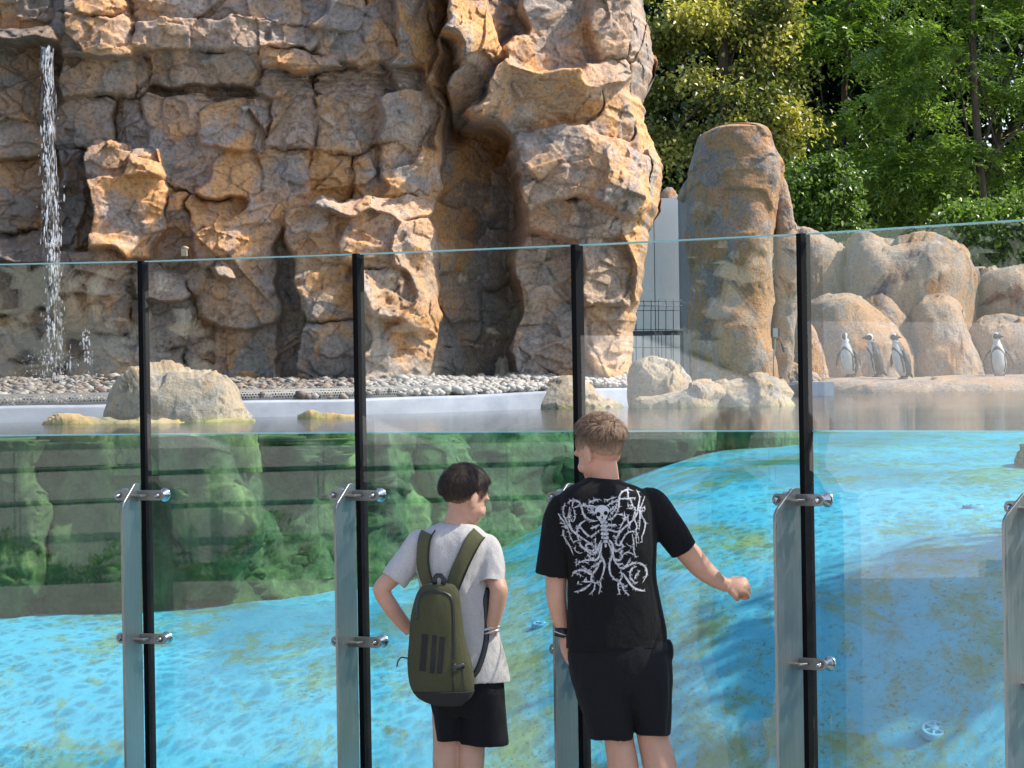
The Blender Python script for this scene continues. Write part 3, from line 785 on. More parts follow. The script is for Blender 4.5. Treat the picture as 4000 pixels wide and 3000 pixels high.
def column_rock(name, rows, y, thick, mat, label=None, cat='rock', parent=None, tone=0.5, seed=0, rough=1.0, nu=90, nv=120, base=None):
    r = smooth_path(np.array(rows, float), nv)
    V = []
    for j in range(nv):
        py, a, b = r[j]
        pa, pb = P(a, py, y), P(b, py, y)
        cx = (pa.x + pb.x) / 2; w_ = max(0.005, (pb.x - pa.x) / 2); z = (pa.z + pb.z) / 2
        ty = thick * min(1.0, w_ / 0.25) if j > 6 else thick * min(1.0, w_ / 0.25)
        for i in range(nu):
            th = 2 * math.pi * i / nu
            c, s = math.cos(th), math.sin(th)
            V.append((cx + w_ * math.copysign(abs(c) ** 0.72, c), y + ty * math.copysign(abs(s) ** 0.72, s), z))
    V = np.array(V)
    cen = V.reshape(nv, nu, 3).mean(1).repeat(nu, 0)
    N = V - cen; N[:, 2] = 0; N /= np.linalg.norm(N, axis=1)[:, None] + 1e-6
    qq = V + seed * 5.1
    h1, _ = facets(qq * 1.9, 0.55, seed); h2, _ = facets(qq * 6, 0.7, seed + 2)
    wid = np.linalg.norm((V - cen)[:, :2], axis=1); fd = np.clip(wid / 0.25, 0, 1)
    V = V + N * (fd * rough * (0.055 * h1 + 0.020 * h2 + 0.06 * fbm(qq * 1.5, 3, 2.03, 0.42) + 0.022 * sstep(0.05, 0.09, fbm(qq * (2.2, 2.2, 1.6) + 7, 4, 2.03, 0.45)) + 0.006 * fbm(qq * 14, 3)))[:, None]
    Fq = [tuple(f) for f in gridfaces(nu, nv, True)] + [tuple(range(nu))[::-1]]
    if parent is not None: o = part(name, V, Fq, mat, parent)
    else: o = part(name, V, Fq, mat, None, True, base)
    attr(o, 'tone', tone + 0.3 * h1 + 0.1 * h2)
    if label: tag(o, label, cat)
    return o

# in the pool
ridge_rock('boulder', [(405, 1650), (418, 1595), (485, 1505), (520, 1457), (575, 1433), (650, 1427), (750, 1433), (845, 1452), (905, 1505), (940, 1560), (985, 1612), (1006, 1650)], 1.30, 17.35, 0.36, M_BOULD, 'largest pale boulder rising from the water in front of the waterfall', 'boulder', tone=0.35, seed=3)
ridge_rock('flat_rock', [(150, 1652), (200, 1630), (260, 1621), (400, 1628), (560, 1635), (760, 1640), (900, 1638), (985, 1642), (1012, 1657)], 1.30, 17.1, 0.22, M_AWASH, 'low yellowish rock shelf awash at the foot of the largest boulder', 'rock', tone=0.6, seed=5, nv=30)
ridge_rock('flat_rock', [(1165, 1624), (1195, 1606), (1240, 1604), (1290, 1613), (1385, 1620)], 1.30, 18.0, 0.12, M_AWASH, 'small flat yellow rock awash between the second and first glass seams', 'rock', tone=0.8, seed=6, nu=50, nv=24)
ridge_rock('flat_rock', [(1900, 1602), (1945, 1588), (1985, 1598), (1995, 1606)], 1.30, 20.9, 0.10, M_AWASH, 'tiny yellow rock awash left of the middle low boulder', 'rock', tone=0.8, seed=7, nu=40, nv=20)
ridge_rock('boulder', [(1955, 1612), (1995, 1578), (2060, 1543), (2120, 1503), (2190, 1480), (2240, 1478), (2300, 1503), (2350, 1548), (2415, 1592), (2430, 1612)], 1.30, 21.3, 0.40, M_BOULD, 'low rounded boulder in the water behind the third glass seam', 'boulder', tone=0.4, seed=8)
ridge_rock('boulder', [(2448, 1600), (2450, 1480), (2470, 1430), (2510, 1408), (2560, 1398), (2620, 1412), (2660, 1452), (2695, 1500), (2735, 1560), (2745, 1600)], 1.30, 20.9, 0.34, M_BOULD, 'tall rounded boulder in the pool in front of the dark gate', 'boulder', tone=0.3, seed=10)
ridge_rock('boulder', [(2465, 1620), (2480, 1560), (2560, 1545), (2660, 1520), (2720, 1504), (2790, 1502), (2850, 1530), (2865, 1610)], 1.30, 20.5, 0.30, M_BOULD, 'knobbly pale boulder at the water line below the tall rounded one', 'boulder', tone=0.5, seed=11)
ridge_rock('boulder', [(2770, 1610), (2785, 1515), (2810, 1488), (2900, 1477), (3015, 1479), (3050, 1498), (3085, 1535), (3112, 1570), (3120, 1610)], 1.30, 20.6, 0.36, M_BOULD, 'long wedge shaped boulder in the pool in front of the standing stone', 'boulder', tone=0.5, seed=12)
# under water
column_rock('underwater_boulder', [(1700, 560, 900), (1800, 600, 930), (1950, 640, 985), (2100, 690, 1010), (2200, 720, 960), (2330, 690, 930)], 17.15, 0.36, M_ALGROCK, 'green rock foot under the largest boulder beside the first steel post', 'rock', tone=0.4, seed=21, rough=1.2, base=Vector((-1.6, 17.5, 0.5)))
column_rock('underwater_boulder', [(1720, -40, 190), (1850, -60, 150), (1980, -30, 230), (2150, -60, 190), (2400, -100, 200)], 16.95, 0.36, M_ALGROCK, 'bright green rock under water at the left end of the pool', 'rock', tone=0.6, seed=22, rough=1.4, base=Vector((-2.8, 17.2, 0.5)))
column_rock('underwater_boulder', [(1715, 900, 1420), (1760, 920, 1380), (1850, 1080, 1270), (1980, 1120, 1240), (2250, 1090, 1300)], 17.9, 0.36, M_ALGROCK, 'green rock shoulder under water right of the first glass seam', 'rock', tone=0.5, seed=23, rough=1.3, base=Vector((-1.2, 18.9, 0.5)))
column_rock('underwater_boulder', [(1700, 1560, 1780), (1780, 1570, 1830), (1900, 1590, 1880), (2000, 1600, 1900), (2160, 1570, 1900)], 18.8, 0.36, M_ALGROCK, 'green rock under water behind the smaller boy', 'rock', tone=0.5, seed=24, rough=1.3, base=Vector((-0.5, 20.4, 0.5)))
column_rock('underwater_boulder', [(1695, 1960, 2200), (1760, 1990, 2260), (1860, 2010, 2330), (1960, 1990, 2380), (2060, 1940, 2400)], 19.9, 0.4, M_ALGROCK, 'green sloping rock under water left of the taller boy', 'rock', tone=0.5, seed=25, rough=1.2, base=Vector((0.3, 21.6, 0.6)))
column_rock('underwater_boulder', [(1695, 2480, 2700), (1740, 2480, 2700), (1800, 2500, 2680), (1860, 2490, 2640)], 20.4, 0.4, M_ALGROCK, 'dark rock foot under water right of the taller boy\'s head', 'rock', tone=0.2, seed=26, base=Vector((1.0, 21.0, 0.7)))
column_rock('underwater_boulder', [(1735, 3985, 4200), (1800, 3975, 4230), (1880, 3985, 4250), (1950, 3950, 4300), (2100, 3930, 4350)], 17.5, 0.4, M_ALGROCK, 'algae rimmed rock under water at the right picture edge', 'rock', tone=0.5, seed=27, base=Vector((3.0, 17.5, 0.4)))
column_rock('underwater_boulder', [(2480, 3960, 4200), (2600, 3900, 4250), (2750, 3840, 4300), (2900, 3800, 4300), (3050, 3790, 4350), (3200, 3800, 4400)], 12.6, 0.35, M_ALGROCK, 'dark rock on the pool floor in the lower right corner', 'rock', tone=0.1, seed=28, base=Vector((2.2, 12.6, 0.2)))

# standing stone with its shoulder and side column
st = root('standing_stone', tuple(P(2870, 1500, 29.2)), 'tall standing stone beside the concrete wall and gate', 'rock')
column_rock('stone_body', [(486, 2890, 2945), (497, 2815, 2965), (525, 2752, 2988), (590, 2728, 3012), (650, 2716, 3040), (720, 2702, 3046), (820, 2694, 3030), (950, 2690, 3018), (1100, 2704, 3014), (1300, 2708, 3020), (1520, 2712, 3036)], 29.2, 0.55, M_ROCK, parent=st, tone=0.85, seed=31, rough=0.8, nv=150)
column_rock('side_column', [(672, 3034, 3052), (720, 3030, 3074), (800, 3020, 3094), (900, 3020, 3112), (1000, 3020, 3132), (1150, 3010, 3130), (1300, 3006, 3110), (1500, 3000, 3080)], 29.5, 0.42, M_ROCK, parent=st, tone=0.45, seed=33, rough=0.9)
column_rock('shoulder', [(690, 2690, 2725), (720, 2668, 2730), (752, 2654, 2730), (776, 2644, 2715), (790, 2665, 2705)], 29.3, 0.22, M_ROCK, parent=st, tone=0.55, seed=34, rough=0.4, nu=50, nv=50)

# shore and rocks of the penguins
zb = 1.2
ridge_rock('shore_rock', [(3030, 1540), (3080, 1500), (3160, 1478), (3300, 1470), (3500, 1474), (3700, 1468), (3900, 1464), (4100, 1462), (4300, 1480), (4400, 1540)], zb, 33.1, 1.75, M_ROCK, 'flat wet rock ledge at the water\'s edge under the penguins', 'rock ledge', tone=0.35, pw=0.30, seed=41, nu=140, nv=70, rough=0.25)
ridge_rock('boulder', [(3135, 1500), (3140, 1230), (3190, 1160), (3300, 1140), (3370, 1160), (3425, 1205), (3480, 1255), (3520, 1295), (3555, 1360), (3580, 1440), (3600, 1500)], 1.5, 34.6, 0.75, M_ROCK, 'broad sunlit sandy boulder behind the three grouped penguins', 'boulder', nu=110, nv=60, tone=0.55, seed=42, rough=0.6)
ridge_rock('boulder', [(3360, 1500), (3375, 1200), (3410, 1150), (3450, 1142), (3510, 1180), (3560, 1230), (3620, 1290), (3650, 1400), (3660, 1500)], 1.5, 35.2, 0.6, M_ROCK, 'sandy boulder half hidden behind the broad sunlit one', 'boulder', tone=0.6, seed=43, rough=0.6)
ridge_rock('boulder', [(3530, 1500), (3545, 1260), (3585, 1180), (3650, 1155), (3725, 1168), (3765, 1215), (3785, 1295), (3835, 1395), (3865, 1500)], 1.5, 34.9, 0.7, M_ROCK, 'grey topped boulder left of the lone penguin', 'boulder', tone=0.42, seed=44, rough=0.6)
ridge_rock('boulder', [(3770, 1500), (3800, 1270), (3880, 1225), (3990, 1240), (4100, 1300), (4200, 1500)], 1.5, 35.5, 0.6, M_ROCK, 'pale boulder behind the lone penguin', 'boulder', tone=0.42, seed=45, rough=0.6)
ridge_rock('boulder', [(3095, 1250), (3105, 930), (3130, 893), (3180, 906), (3240, 938), (3290, 966), (3330, 1005), (3350, 1090), (3355, 1250)], 2.10, 36.4, 0.8, M_ROCK, 'boulder on the back row next to the standing stone', 'boulder', tone=0.4, seed=46, rough=0.65, under=0.7)
ridge_rock('boulder', [(3285, 1300), (3295, 985), (3325, 920), (3385, 906), (3450, 930), (3520, 940), (3600, 926), (3680, 940), (3745, 975), (3795, 1035), (3815, 1110), (3805, 1210), (3790, 1250)], 2.15, 36.0, 1.1, M_ROCK, 'biggest boulder of the back row above the penguins', 'boulder', nu=130, nv=60, tone=0.45, seed=47, rough=0.65, under=0.8)
ridge_rock('boulder', [(3795, 1300), (3805, 1070), (3860, 1046), (3960, 1036), (4100, 1040), (4250, 1100), (4300, 1300)], 1.95, 36.4, 0.9, M_ROCK, 'grey boulder of the back row at the right picture edge', 'boulder', tone=0.35, seed=48, rough=0.65, under=0.7)
ridge_rock('rubble_rock', [(3020, 1520), (3040, 1440), (3080, 1425), (3130, 1440), (3190, 1470), (3220, 1520)], 1.5, 31.0, 0.4, M_ROCK, 'low pale rock between the standing stone and the penguin shore', 'rock', tone=0.4, seed=49)
ridge_rock('rubble_rock', [(3060, 1500), (3080, 1330), (3110, 1260), (3150, 1240), (3200, 1330), (3230, 1500)], 1.5, 33.0, 0.4, M_ROCK, 'orange rock in the gap behind the water tap', 'rock', tone=0.95, seed=50)

# ------------------------------------------------------------------ concrete wall, wire fence and gate in the gap
yw = 34.0
cw = root('concrete_wall', tuple(P(2600, 1500, yw)), 'pale concrete panel wall seen in the gap beside the cliff', 'wall')
for a, b in ((2400, 2484), (2487, 2561), (2564, 2668)):
    A0, B0 = P(a, 1500, yw), P(b, 1500, yw); ztop = P((a + b) / 2, 776, yw).z
    mb = MB().box((A0.x + B0.x) / 2, yw, (ztop + 1.3) / 2, B0.x - A0.x, 0.2, ztop - 1.3); mb.build('panel', M_CONC, cw)
A0, B0 = P(2664, 1500, 33.4), P(2706, 1500, 33.4); ztop = P(2685, 770, 33.4).z
o = MB().box((A0.x + B0.x) / 2, 33.4, (ztop + 1.3) / 2, B0.x - A0.x, 0.5, ztop - 1.3).build('pillar', M_CONC2, cw)
o['label'] = 'darker grey concrete pillar at the wall end'
ridge_rock('rubble_rock', [(2560, 820), (2580, 765), (2610, 742), (2640, 752), (2665, 800), (2670, 830)], P(2600, 830, 34.4).z, 34.4, 0.25, M_ROCK, 'orange rock on top of the concrete wall in the gap', 'rock', tone=1.0, seed=51, nu=50, nv=30)
yf = 33.0
wf_ = root('wire_fence', tuple(P(2590, 1500, yf)), 'grey welded wire fence panel in front of the concrete wall', 'fence')
for px in np.arange(2456, 2665, 29.0):
    pts = [P(px, 1169, yf), P(px, 1178, yf), P(px + 2, 1195, yf - 0.03), P(px, 1213, yf), P(px, 1480, yf)]
    v, f = sweep(pts, 0.0045, 6); part('wire', v, f, M_WIRE, wf_)
for py in (1177, 1195, 1213, 1287, 1358, 1428):
    v, f = sweep([P(2440, py, yf - (0.03 if py == 1195 else 0.0) - 0.006), P(2664, py, yf - (0.03 if py == 1195 else 0.0) - 0.006)], 0.0045, 6); part('wire', v, f, M_WIRE, wf_)
yg = 32.0
gt = root('metal_gate', tuple(P(2590, 1500, yg)), 'dark steel bar gate in front of the concrete wall', 'gate')
def pbox(x0, x1, y0, y1, y, th):
    a, b = P(x0, y0, y), P(x1, y1, y)
    return box((a.x + b.x) / 2, y, (a.z + b.z) / 2, abs(b.x - a.x), th, abs(a.z - b.z))
v, f = pbox(2440, 2656, 1294, 1309, yg, 0.04); part('top_rail', v, f, M_DARKSTEEL, gt, False)
for px in (2472, 2510, 2548, 2585, 2622):
    v, f = pbox(px - 2.6, px + 2.6, 1309, 1480, yg, 0.02); part('bar', v, f, M_DARKSTEEL, gt, False)
v, f = pbox(2656, 2672, 1292, 1490, yg, 0.045); part('gate_post', v, f, M_DARKSTEEL, gt, False)
v, f = pbox(2690, 2706, 1288, 1490, yg + 0.1, 0.045); part('gate_post', v, f, M_DARKSTEEL, gt, False)

# water tap on the standing stone
yt = 28.55
tp = root('water_tap', tuple(P(3030, 1480, yt)), 'outdoor tap with hose and grey box on the standing stone', 'tap')
v, f = pbox(3020, 3038, 1282, 1316, yt, 0.05); part('box_cover', v, f, Mat('tap_box_grey', 0.5, (0.42, 0.42, 0.38, 1)).m, tp, False)
v, f = pbox(3036, 3045, 1282, 1315, yt + 0.01, 0.06); part('box_side', v, f, M_DARKSTEEL, tp, False)
v, f = sweep([P(3030, 1318, yt), P(3028, 1335, yt - .02), P(3026, 1360, yt - .02), P(3023, 1390, yt - .02), P(3022, 1430, yt), P(3023, 1480, yt)], 0.008, 8); part('hose', v, f, Mat('hose_beige', 0.5, (0.36, 0.33, 0.25, 1)).m, tp)
v, f = sweep([P(3030, 1330, yt), P(3042, 1322, yt - .02), P(3052, 1335, yt - .03), P(3057, 1356, yt - .03), P(3062, 1376, yt - .03)], [0.008, 0.009, 0.009, 0.012, 0.011], 8); part('spout', v, f, M_DARKSTEEL, tp)
v, f = sweep([P(3053, 1358, yt - .05), P(3066, 1356, yt - .05)], 0.012, 8); part('tap_handle', v, f, M_DARKSTEEL, tp)

# floor inlets
M_INLET = Mat('inlet_blue_plastic', 0.5, (0.12, 0.36, 0.52, 1)).m
def inlet(px, py, label, r=0.052):
    for y_ in np.linspace(11, 33, 600):
        pp = P(px, py, y_)
        if pp.z < floor_z(pp.x, y_) + 0.03: break
    b = Vector((pp.x, pp.y, float(floor_z(pp.x, pp.y)))); slo = float(floor_z(pp.x, pp.y + .06) - floor_z(pp.x, pp.y - .06)) / .12
    def tilt(v): v = np.array(v); v[:, 2] = b.z - 0.004 + (v[:, 2] - b.z) * 0.5 + slo * (v[:, 1] - b.y); return v
    rt = root('floor_inlet', tuple(b), label, 'floor inlet', 'round inlets on the pool floor')
    prof = [(0.0, 0.045), (r * .38, 0.045), (r * .42, 0.038)]
    def lathe(pf, seg=28):
        V = []; 
        for rr, zz in pf:
            for k_ in range(seg): V.append((b.x + rr * math.cos(2 * math.pi * k_ / seg), b.y + 1.0 * rr * math.sin(2 * math.pi * k_ / seg), b.z + zz))
        return tilt(V), gridfaces(seg, len(pf), True)
    v, f = lathe([(r * 1.05, -0.01), (r * 1.0, 0.03), (r * .95, 0.036), (r * .80, 0.036), (r * .76, 0.026), (r * .70, 0.006), (0.001, 0.004)]); part('ring', v, f, M_INLET, rt)
    v, f = lathe([(r * .34, 0.0), (r * .34, 0.034), (r * .28, 0.042), (0.001, 0.044)]); part('hub', v, f, M_INLET, rt)
    for k_ in range(6):
        a = k_ * math.pi / 3 + .3
        v, f = box(b.x + math.cos(a) * r * .55, b.y + math.sin(a) * r * .55, b.z + 0.018, r * .46, r * .16, 0.034, Matrix.Rotation(a, 3, 'Z')); part('spoke', tilt(v), f, M_INLET, rt, False)
inlet(2120, 2420, 'round blue inlet on the pool floor between the two boys')
inlet(3800, 1962, 'farthest round blue inlet on the pool floor by the right post')
inlet(3650, 2835, 'round blue inlet on the pool floor in the lower right')

# ================================================================== glass barrier
ZT = [float(P(px, py, y).z) for px, py, y in zip([-270, 563, 1405, 2262, 3148, 4062], [1036, 1019, 990, 955, 911, 852], SEAMS_Y)]
TH = 0.05                                             # glass thickness
PANE_LABEL = ['leftmost glass pane of the pool barrier, before the waterfall', 'glass pane of the pool barrier between the first and second seams',
              'glass pane of the pool barrier behind the smaller boy', 'glass pane of the pool barrier behind the taller boy\'s pointing arm', 'rightmost glass pane of the pool barrier in front of the penguins']
for i in range(5):
    a, b = SEAM[i], SEAM[i + 1]
    d = (b - a); L = d.length; ang = math.atan2(d.y, d.x); R3 = Matrix.Rotation(ang, 3, 'Z')
    u = d.normalized(); nn_ = Vector((-u.y, u.x))      # away from the viewer
    g0, g1 = 0.012, 0.012
    pa, pb = a + u * g0, b - u * g1
    rt = root('glass_pane', (float((pa.x + pb.x) / 2), float((pa.y + pb.y) / 2), 0.0), PANE_LABEL[i], 'glass pane', 'glass panes of the pool barrier')
    za = ZT[i]; zb_ = ZT[i + 1]
    def quad(o0, o1, z0a, z1a, z0b, z1b):
        V = []
        for o_ in (o0, o1):
            for (p_, lo, hi) in ((pa, z0a, z1a), (pb, z0b, z1b)):
                for z in (lo, hi): q_ = p_ + nn_ * o_; V.append((q_.x, q_.y, z))
        f = [(0, 2, 3, 1), (4, 5, 7, 6), (0, 1, 5, 4), (2, 6, 7, 3), (1, 3, 7, 5), (0, 4, 6, 2)]
        return V, f
    V, f = quad(0, TH, -0.02, za - 0.005, -0.02, zb_ - 0.005)
    part('sheet', V, f[:2], M_GLASS, rt, False)
    V, f = quad(0.0, TH, za - 0.005, za, zb_ - 0.005, zb_); part('top_edge', V, f, M_GEDGE, rt, False)
    # seal at the right end of the pane
    if i < 5:
        c = b + nn_ * (TH / 2)
        V, f = box(b.x, b.y + TH / 2, (zb_ - 0.02) / 2, 0.023, TH + 0.008, zb_ + 0.02, Matrix.Rotation((ang + (math.atan2((SEAM[i + 2] - b).y, (SEAM[i + 2] - b).x) if i < 4 else ang)) / 2, 3, 'Z'))
        part('seal', V, f, M_SEAL, rt, False)

# steel fins with their fittings, built once around the origin: +x along the glass, +y away from the viewer, glass face at y = 0
def lathe_y(prof, seg=20):
    V = []
    for r_, y_ in prof:
        for k_ in range(seg):
            t_ = 2 * math.pi * k_ / seg; V.append((r_ * math.cos(t_), y_, r_ * math.sin(t_)))
    f = [tuple(q_) for q_ in gridfaces(seg, len(prof), True)] + [tuple(range(seg)), tuple(range((len(prof) - 1) * seg, len(prof) * seg))[::-1]]
    return newmesh('m', V, f, True)
def fin_mesh():
    bm = bmesh.new()
    prof = [(-0.195, -0.02), (-0.035, -0.02), (-0.035, 1.42), (-0.062, 1.422), (-0.085, 1.418), (-0.178, 1.345), (-0.192, 1.325), (-0.195, 1.30)]
    vs_ = [bm.verts.new((-0.006, y_, z_)) for y_, z_ in prof]
    fc_ = bm.faces.new(vs_)
    r_ = bmesh.ops.extrude_face_region(bm, geom=[fc_]); bmesh.ops.translate(bm, vec=(0.012, 0, 0), verts=[e for e in r_['geom'] if isinstance(e, bmesh.types.BMVert)])
    bmesh.ops.recalc_face_normals(bm, faces=bm.faces[:])
    bmesh.ops.bevel(bm, geom=bm.edges[:], offset=0.0012, segments=1, affect='EDGES')
    me = bpy.data.meshes.new('fin_plate'); bm.to_mesh(me); bm.free(); return me
def stadium(w, h, th):
    bm = bmesh.new(); vs_ = []
    for s_ in (1, -1):
        for k_ in range(13):
            t_ = -math.pi / 2 + math.pi * k_ / 12
            if s_ == 1: vs_.append(bm.verts.new((w / 2 - h / 2 + h / 2 * math.cos(t_), 0, h / 2 * math.sin(t_))))
            else: vs_.append(bm.verts.new((-w / 2 + h / 2 - h / 2 * math.cos(t_), 0, -h / 2 * math.sin(t_))))
    fc_ = bm.faces.new(vs_)
    r_ = bmesh.ops.extrude_face_region(bm, geom=[fc_]); bmesh.ops.translate(bm, vec=(0, th, 0), verts=[e for e in r_['geom'] if isinstance(e, bmesh.types.BMVert)])
    bmesh.ops.recalc_face_normals(bm, faces=bm.faces[:])
    bmesh.ops.bevel(bm, geom=bm.edges[:], offset=0.0012, segments=1, affect='EDGES')
    me = bpy.data.meshes.new('clamp_plate'); bm.to_mesh(me); bm.free(); return me
ME_FIN = fin_mesh(); ME_PLATE = stadium(0.245, 0.045, 0.007)
ME_TAB = bevel_box_mesh('gusset', 0.062, 0.055, 0.009, 0.002, 1)
ME_CONE = lathe_y([(0.005, -0.052), (0.009, -0.050), (0.010, -0.036), (0.012, -0.030), (0.027, -0.006), (0.029, -0.002), (0.029, 0.0)], 24)
ME_WASH = lathe_y([(0.013, -0.004), (0.0135, -0.002), (0.0135, 0.0)], 18)
ME_BOLT = lathe_y([(0.0055, -0.018), (0.006, -0.017), (0.006, -0.010), (0.0095, -0.0099), (0.0095, -0.001), (0.0095, 0.0)], 6)
for me_, mt_ in ((ME_FIN, M_STEEL), (ME_PLATE, M_STEEL), (ME_TAB, M_STEEL), (ME_CONE, M_CHROME), (ME_WASH, M_STEEL), (ME_BOLT, M_CHROME)):
    me_.materials.append(mt_)
POST_LABEL = ['steel fin post at the first glass seam from the left', 'steel fin post at the seam left of the smaller boy', 'steel fin post half hidden by the taller boy\'s left arm',
              'steel fin post right of the taller boy\'s fist', 'steel fin post cut by the right picture edge']
def chd(name, me, parent, loc, rot=None):
    o = bpy.data.objects.new(name, me); COL.objects.link(o); o.parent = parent; o.location = loc
    if rot: o.rotation_euler = rot
    return o
CLAMP_PY = [(1935, 2495), (1935, 2508), (1942, 2540), (1953, 2593), (1985, 2670)]
for i in range(1, 6):
    s_ = SEAM[i]
    a1 = math.atan2((SEAM[i] - SEAM[i - 1]).y, (SEAM[i] - SEAM[i - 1]).x)
    a2 = math.atan2((SEAM[i + 1] - SEAM[i]).y, (SEAM[i + 1] - SEAM[i]).x) if i < 5 else a1 - 0.1
    rt = root('fin_post', (s_.x, s_.y, 0.0), POST_LABEL[i - 1], 'post', 'steel fin posts of the glass barrier', (a1 + a2) / 2)
    ztop = float(P(SEAMS_PX[i], 1888 + max(0, i - 3) * 18, s_.y - 0.05).z)
    chd('fin_plate', ME_FIN, rt, (-0.014, 0, ztop - 1.42))
    for py in CLAMP_PY[i - 1]:
        zc = float(P(SEAMS_PX[i], py, s_.y - 0.06).z)
        pl = chd('clamp_plate', ME_PLATE, rt, (-0.004, -0.059, zc))
        chd('gusset', ME_TAB, pl, (0.012, -0.030, 0.0))
        for sx in (-1, 1):
            chd('standoff', ME_CONE, rt, (-0.004 + sx * 0.096, 0.0, zc))
            w_ = chd('washer', ME_WASH, rt, (-0.004 + sx * 0.096, -0.0595, zc))
            chd('bolt', ME_BOLT, w_, (0, -0.004, 0), (0, random.uniform(0, 1), 0))

# ================================================================== what the panes mirror: wall, railing and planting beside the visitors' path
c0 = Vector((-11.4, 5.0)); du_ = Vector((0.62, -0.785)).normalized(); dn_ = Vector((0.785, 0.62)).normalized()
def RW(s_, off, z): q_ = c0 + du_ * s_ + dn_ * off; return (q_.x, q_.y, z)
M_RETW = concrete('retaining_concrete', (0.42, 0.41, 0.39), (0.54, 0.53, 0.51), 1.5)
rw = root('retaining_wall', RW(0, 0, 0), 'grey concrete retaining wall mirrored in the left glass panes', 'wall')
Rz = Matrix.Rotation(math.atan2(du_.y, du_.x), 3, 'Z')
for j in range(-7, 8):
    x_, y_, z_ = RW(j * 1.5, 0, 0.62); v, f = box(x_, y_, z_, 1.488, 0.25, 1.24, Rz); part('panel', v, f, M_RETW, rw, False)
x_, y_, z_ = RW(0, 0.9, 0.075); v, f = box(x_, y_, z_, 22, 0.2, 0.15, Rz); o = part('kerb', v, f, M_PAVE, rw, False)
rl = root('railing', RW(0, 0.5, 0), 'dark metal railing mirrored in the left glass panes', 'railing')
for z_ in (1.08, 0.80):
    v, f = sweep([RW(-10, 0.55, z_ - 0.16), RW(10, 0.55, z_ + 0.16)], 0.022, 8); part('rail', v, f, M_DARKSTEEL, rl)
for j in range(-5, 6):
    x_, y_, z_ = RW(j * 1.9 + 0.3, 0.5, 0.55); v, f = box(x_, y_, z_, 0.05, 0.05, 1.1, Rz); part('rail_post', v, f, M_DARKSTEEL, rl, False)
# pale parapet of the ramp further left, mirrored above the water
pw_ = root('ramp_parapet', (-14, 8.6, 0), 'pale ramp parapet mirrored above the water in the right panes', 'wall')
mb = MB()
def slab(pts, y0, mat, name):
    a = np.array([(x, y0 + s * 0.15, z) for s in (0, 1) for x, z in pts]); return a
V = []; prof = [(4.4, 0), (4.4, 0.9), (7.6, 2.15), (12.5, 2.28), (12.5, 0)]
n_ = len(prof)
for xx in (-14.0, -14.2):
    V += [(xx, y_, z_) for y_, z_ in prof]
Fq = [tuple(range(n_)), tuple(range(n_, 2 * n_))[::-1]] + [(i_, i_ + n_, (i_ + 1) % n_ + n_, (i_ + 1) % n_) for i_ in range(n_)]
part('parapet_body', V, Fq, Mat('white_render', 0.8, (0.78, 0.77, 0.75, 1)).m, pw_, False)

# ================================================================== trees
def leaf_mat(name, c1, c2, c3):
    k = Mat(name, 0.34, spec=0.6)
    a = k.n('ShaderNodeAttribute', attribute_name='hue').outputs['Fac']
    col = k.ramp(a, [(0.0, c1 + (1,)), (0.55, c2 + (1,)), (1.0, c3 + (1,))])
    k.color(col)
    tl = k.n('ShaderNodeBsdfTranslucent'); k.l(k.mix(1.0, col, (1.0, 1.15, 0.5, 1), 'MULTIPLY'), tl.inputs[0])
    mx = k.n('ShaderNodeMixShader'); mx.inputs[0].default_value = 0.42
    k.l(k.b.outputs[0], mx.inputs[1]); k.l(tl.outputs[0], mx.inputs[2]); k.l(mx.outputs[0], k.out.inputs['Surface'])
    return k.m
M_ASH = leaf_mat('ash_leaf', (0.050, 0.095, 0.020), (0.165, 0.26, 0.045), (0.34, 0.46, 0.10))
M_LIN = leaf_mat('linden_leaf', (0.040, 0.064, 0.020), (0.145, 0.175, 0.042), (0.62, 0.54, 0.14))
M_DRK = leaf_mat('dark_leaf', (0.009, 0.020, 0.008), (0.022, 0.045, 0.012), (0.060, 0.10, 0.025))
k = Mat('bark', 0.9, spec=0.2); n = k.noise(k.pos((4, 4, 0.8)), 9, 7, 0.65)
k.color(k.ramp(n, [(0.3, (0.045, 0.035, 0.025, 1)), (0.7, (0.16, 0.12, 0.085, 1))])); k.bump(n, 0.7, 0.02); M_BARK = k.m

def rand_unit(n): v = RNG.normal(size=(n, 3)); return v / np.linalg.norm(v, axis=1)[:, None]

def leaves_mesh(c, axis, nrm, L, W, fold=0.18):
    """one bent four-sided leaf for every centre"""
    axis = axis / (np.linalg.norm(axis, axis=1)[:, None] + 1e-9)
    nrm = nrm - axis * (nrm * axis).sum(1)[:, None]; nrm /= np.linalg.norm(nrm, axis=1)[:, None] + 1e-9
    sd = np.cross(axis, nrm)
    L = np.asarray(L)[:, None]; W = np.asarray(W)[:, None]
    v = np.stack([c, c + axis * L * 0.45 + sd * W * 0.5 + nrm * W * fold, c + axis * L - nrm * L * 0.12, c + axis * L * 0.45 - sd * W * 0.5 + nrm * W * fold], 1).reshape(-1, 3)
    n = len(c); i = np.arange(n)[:, None] * 4
    f = np.concatenate([i + np.array([[0, 1, 2]]), i + np.array([[0, 2, 3]])])
    return v, f

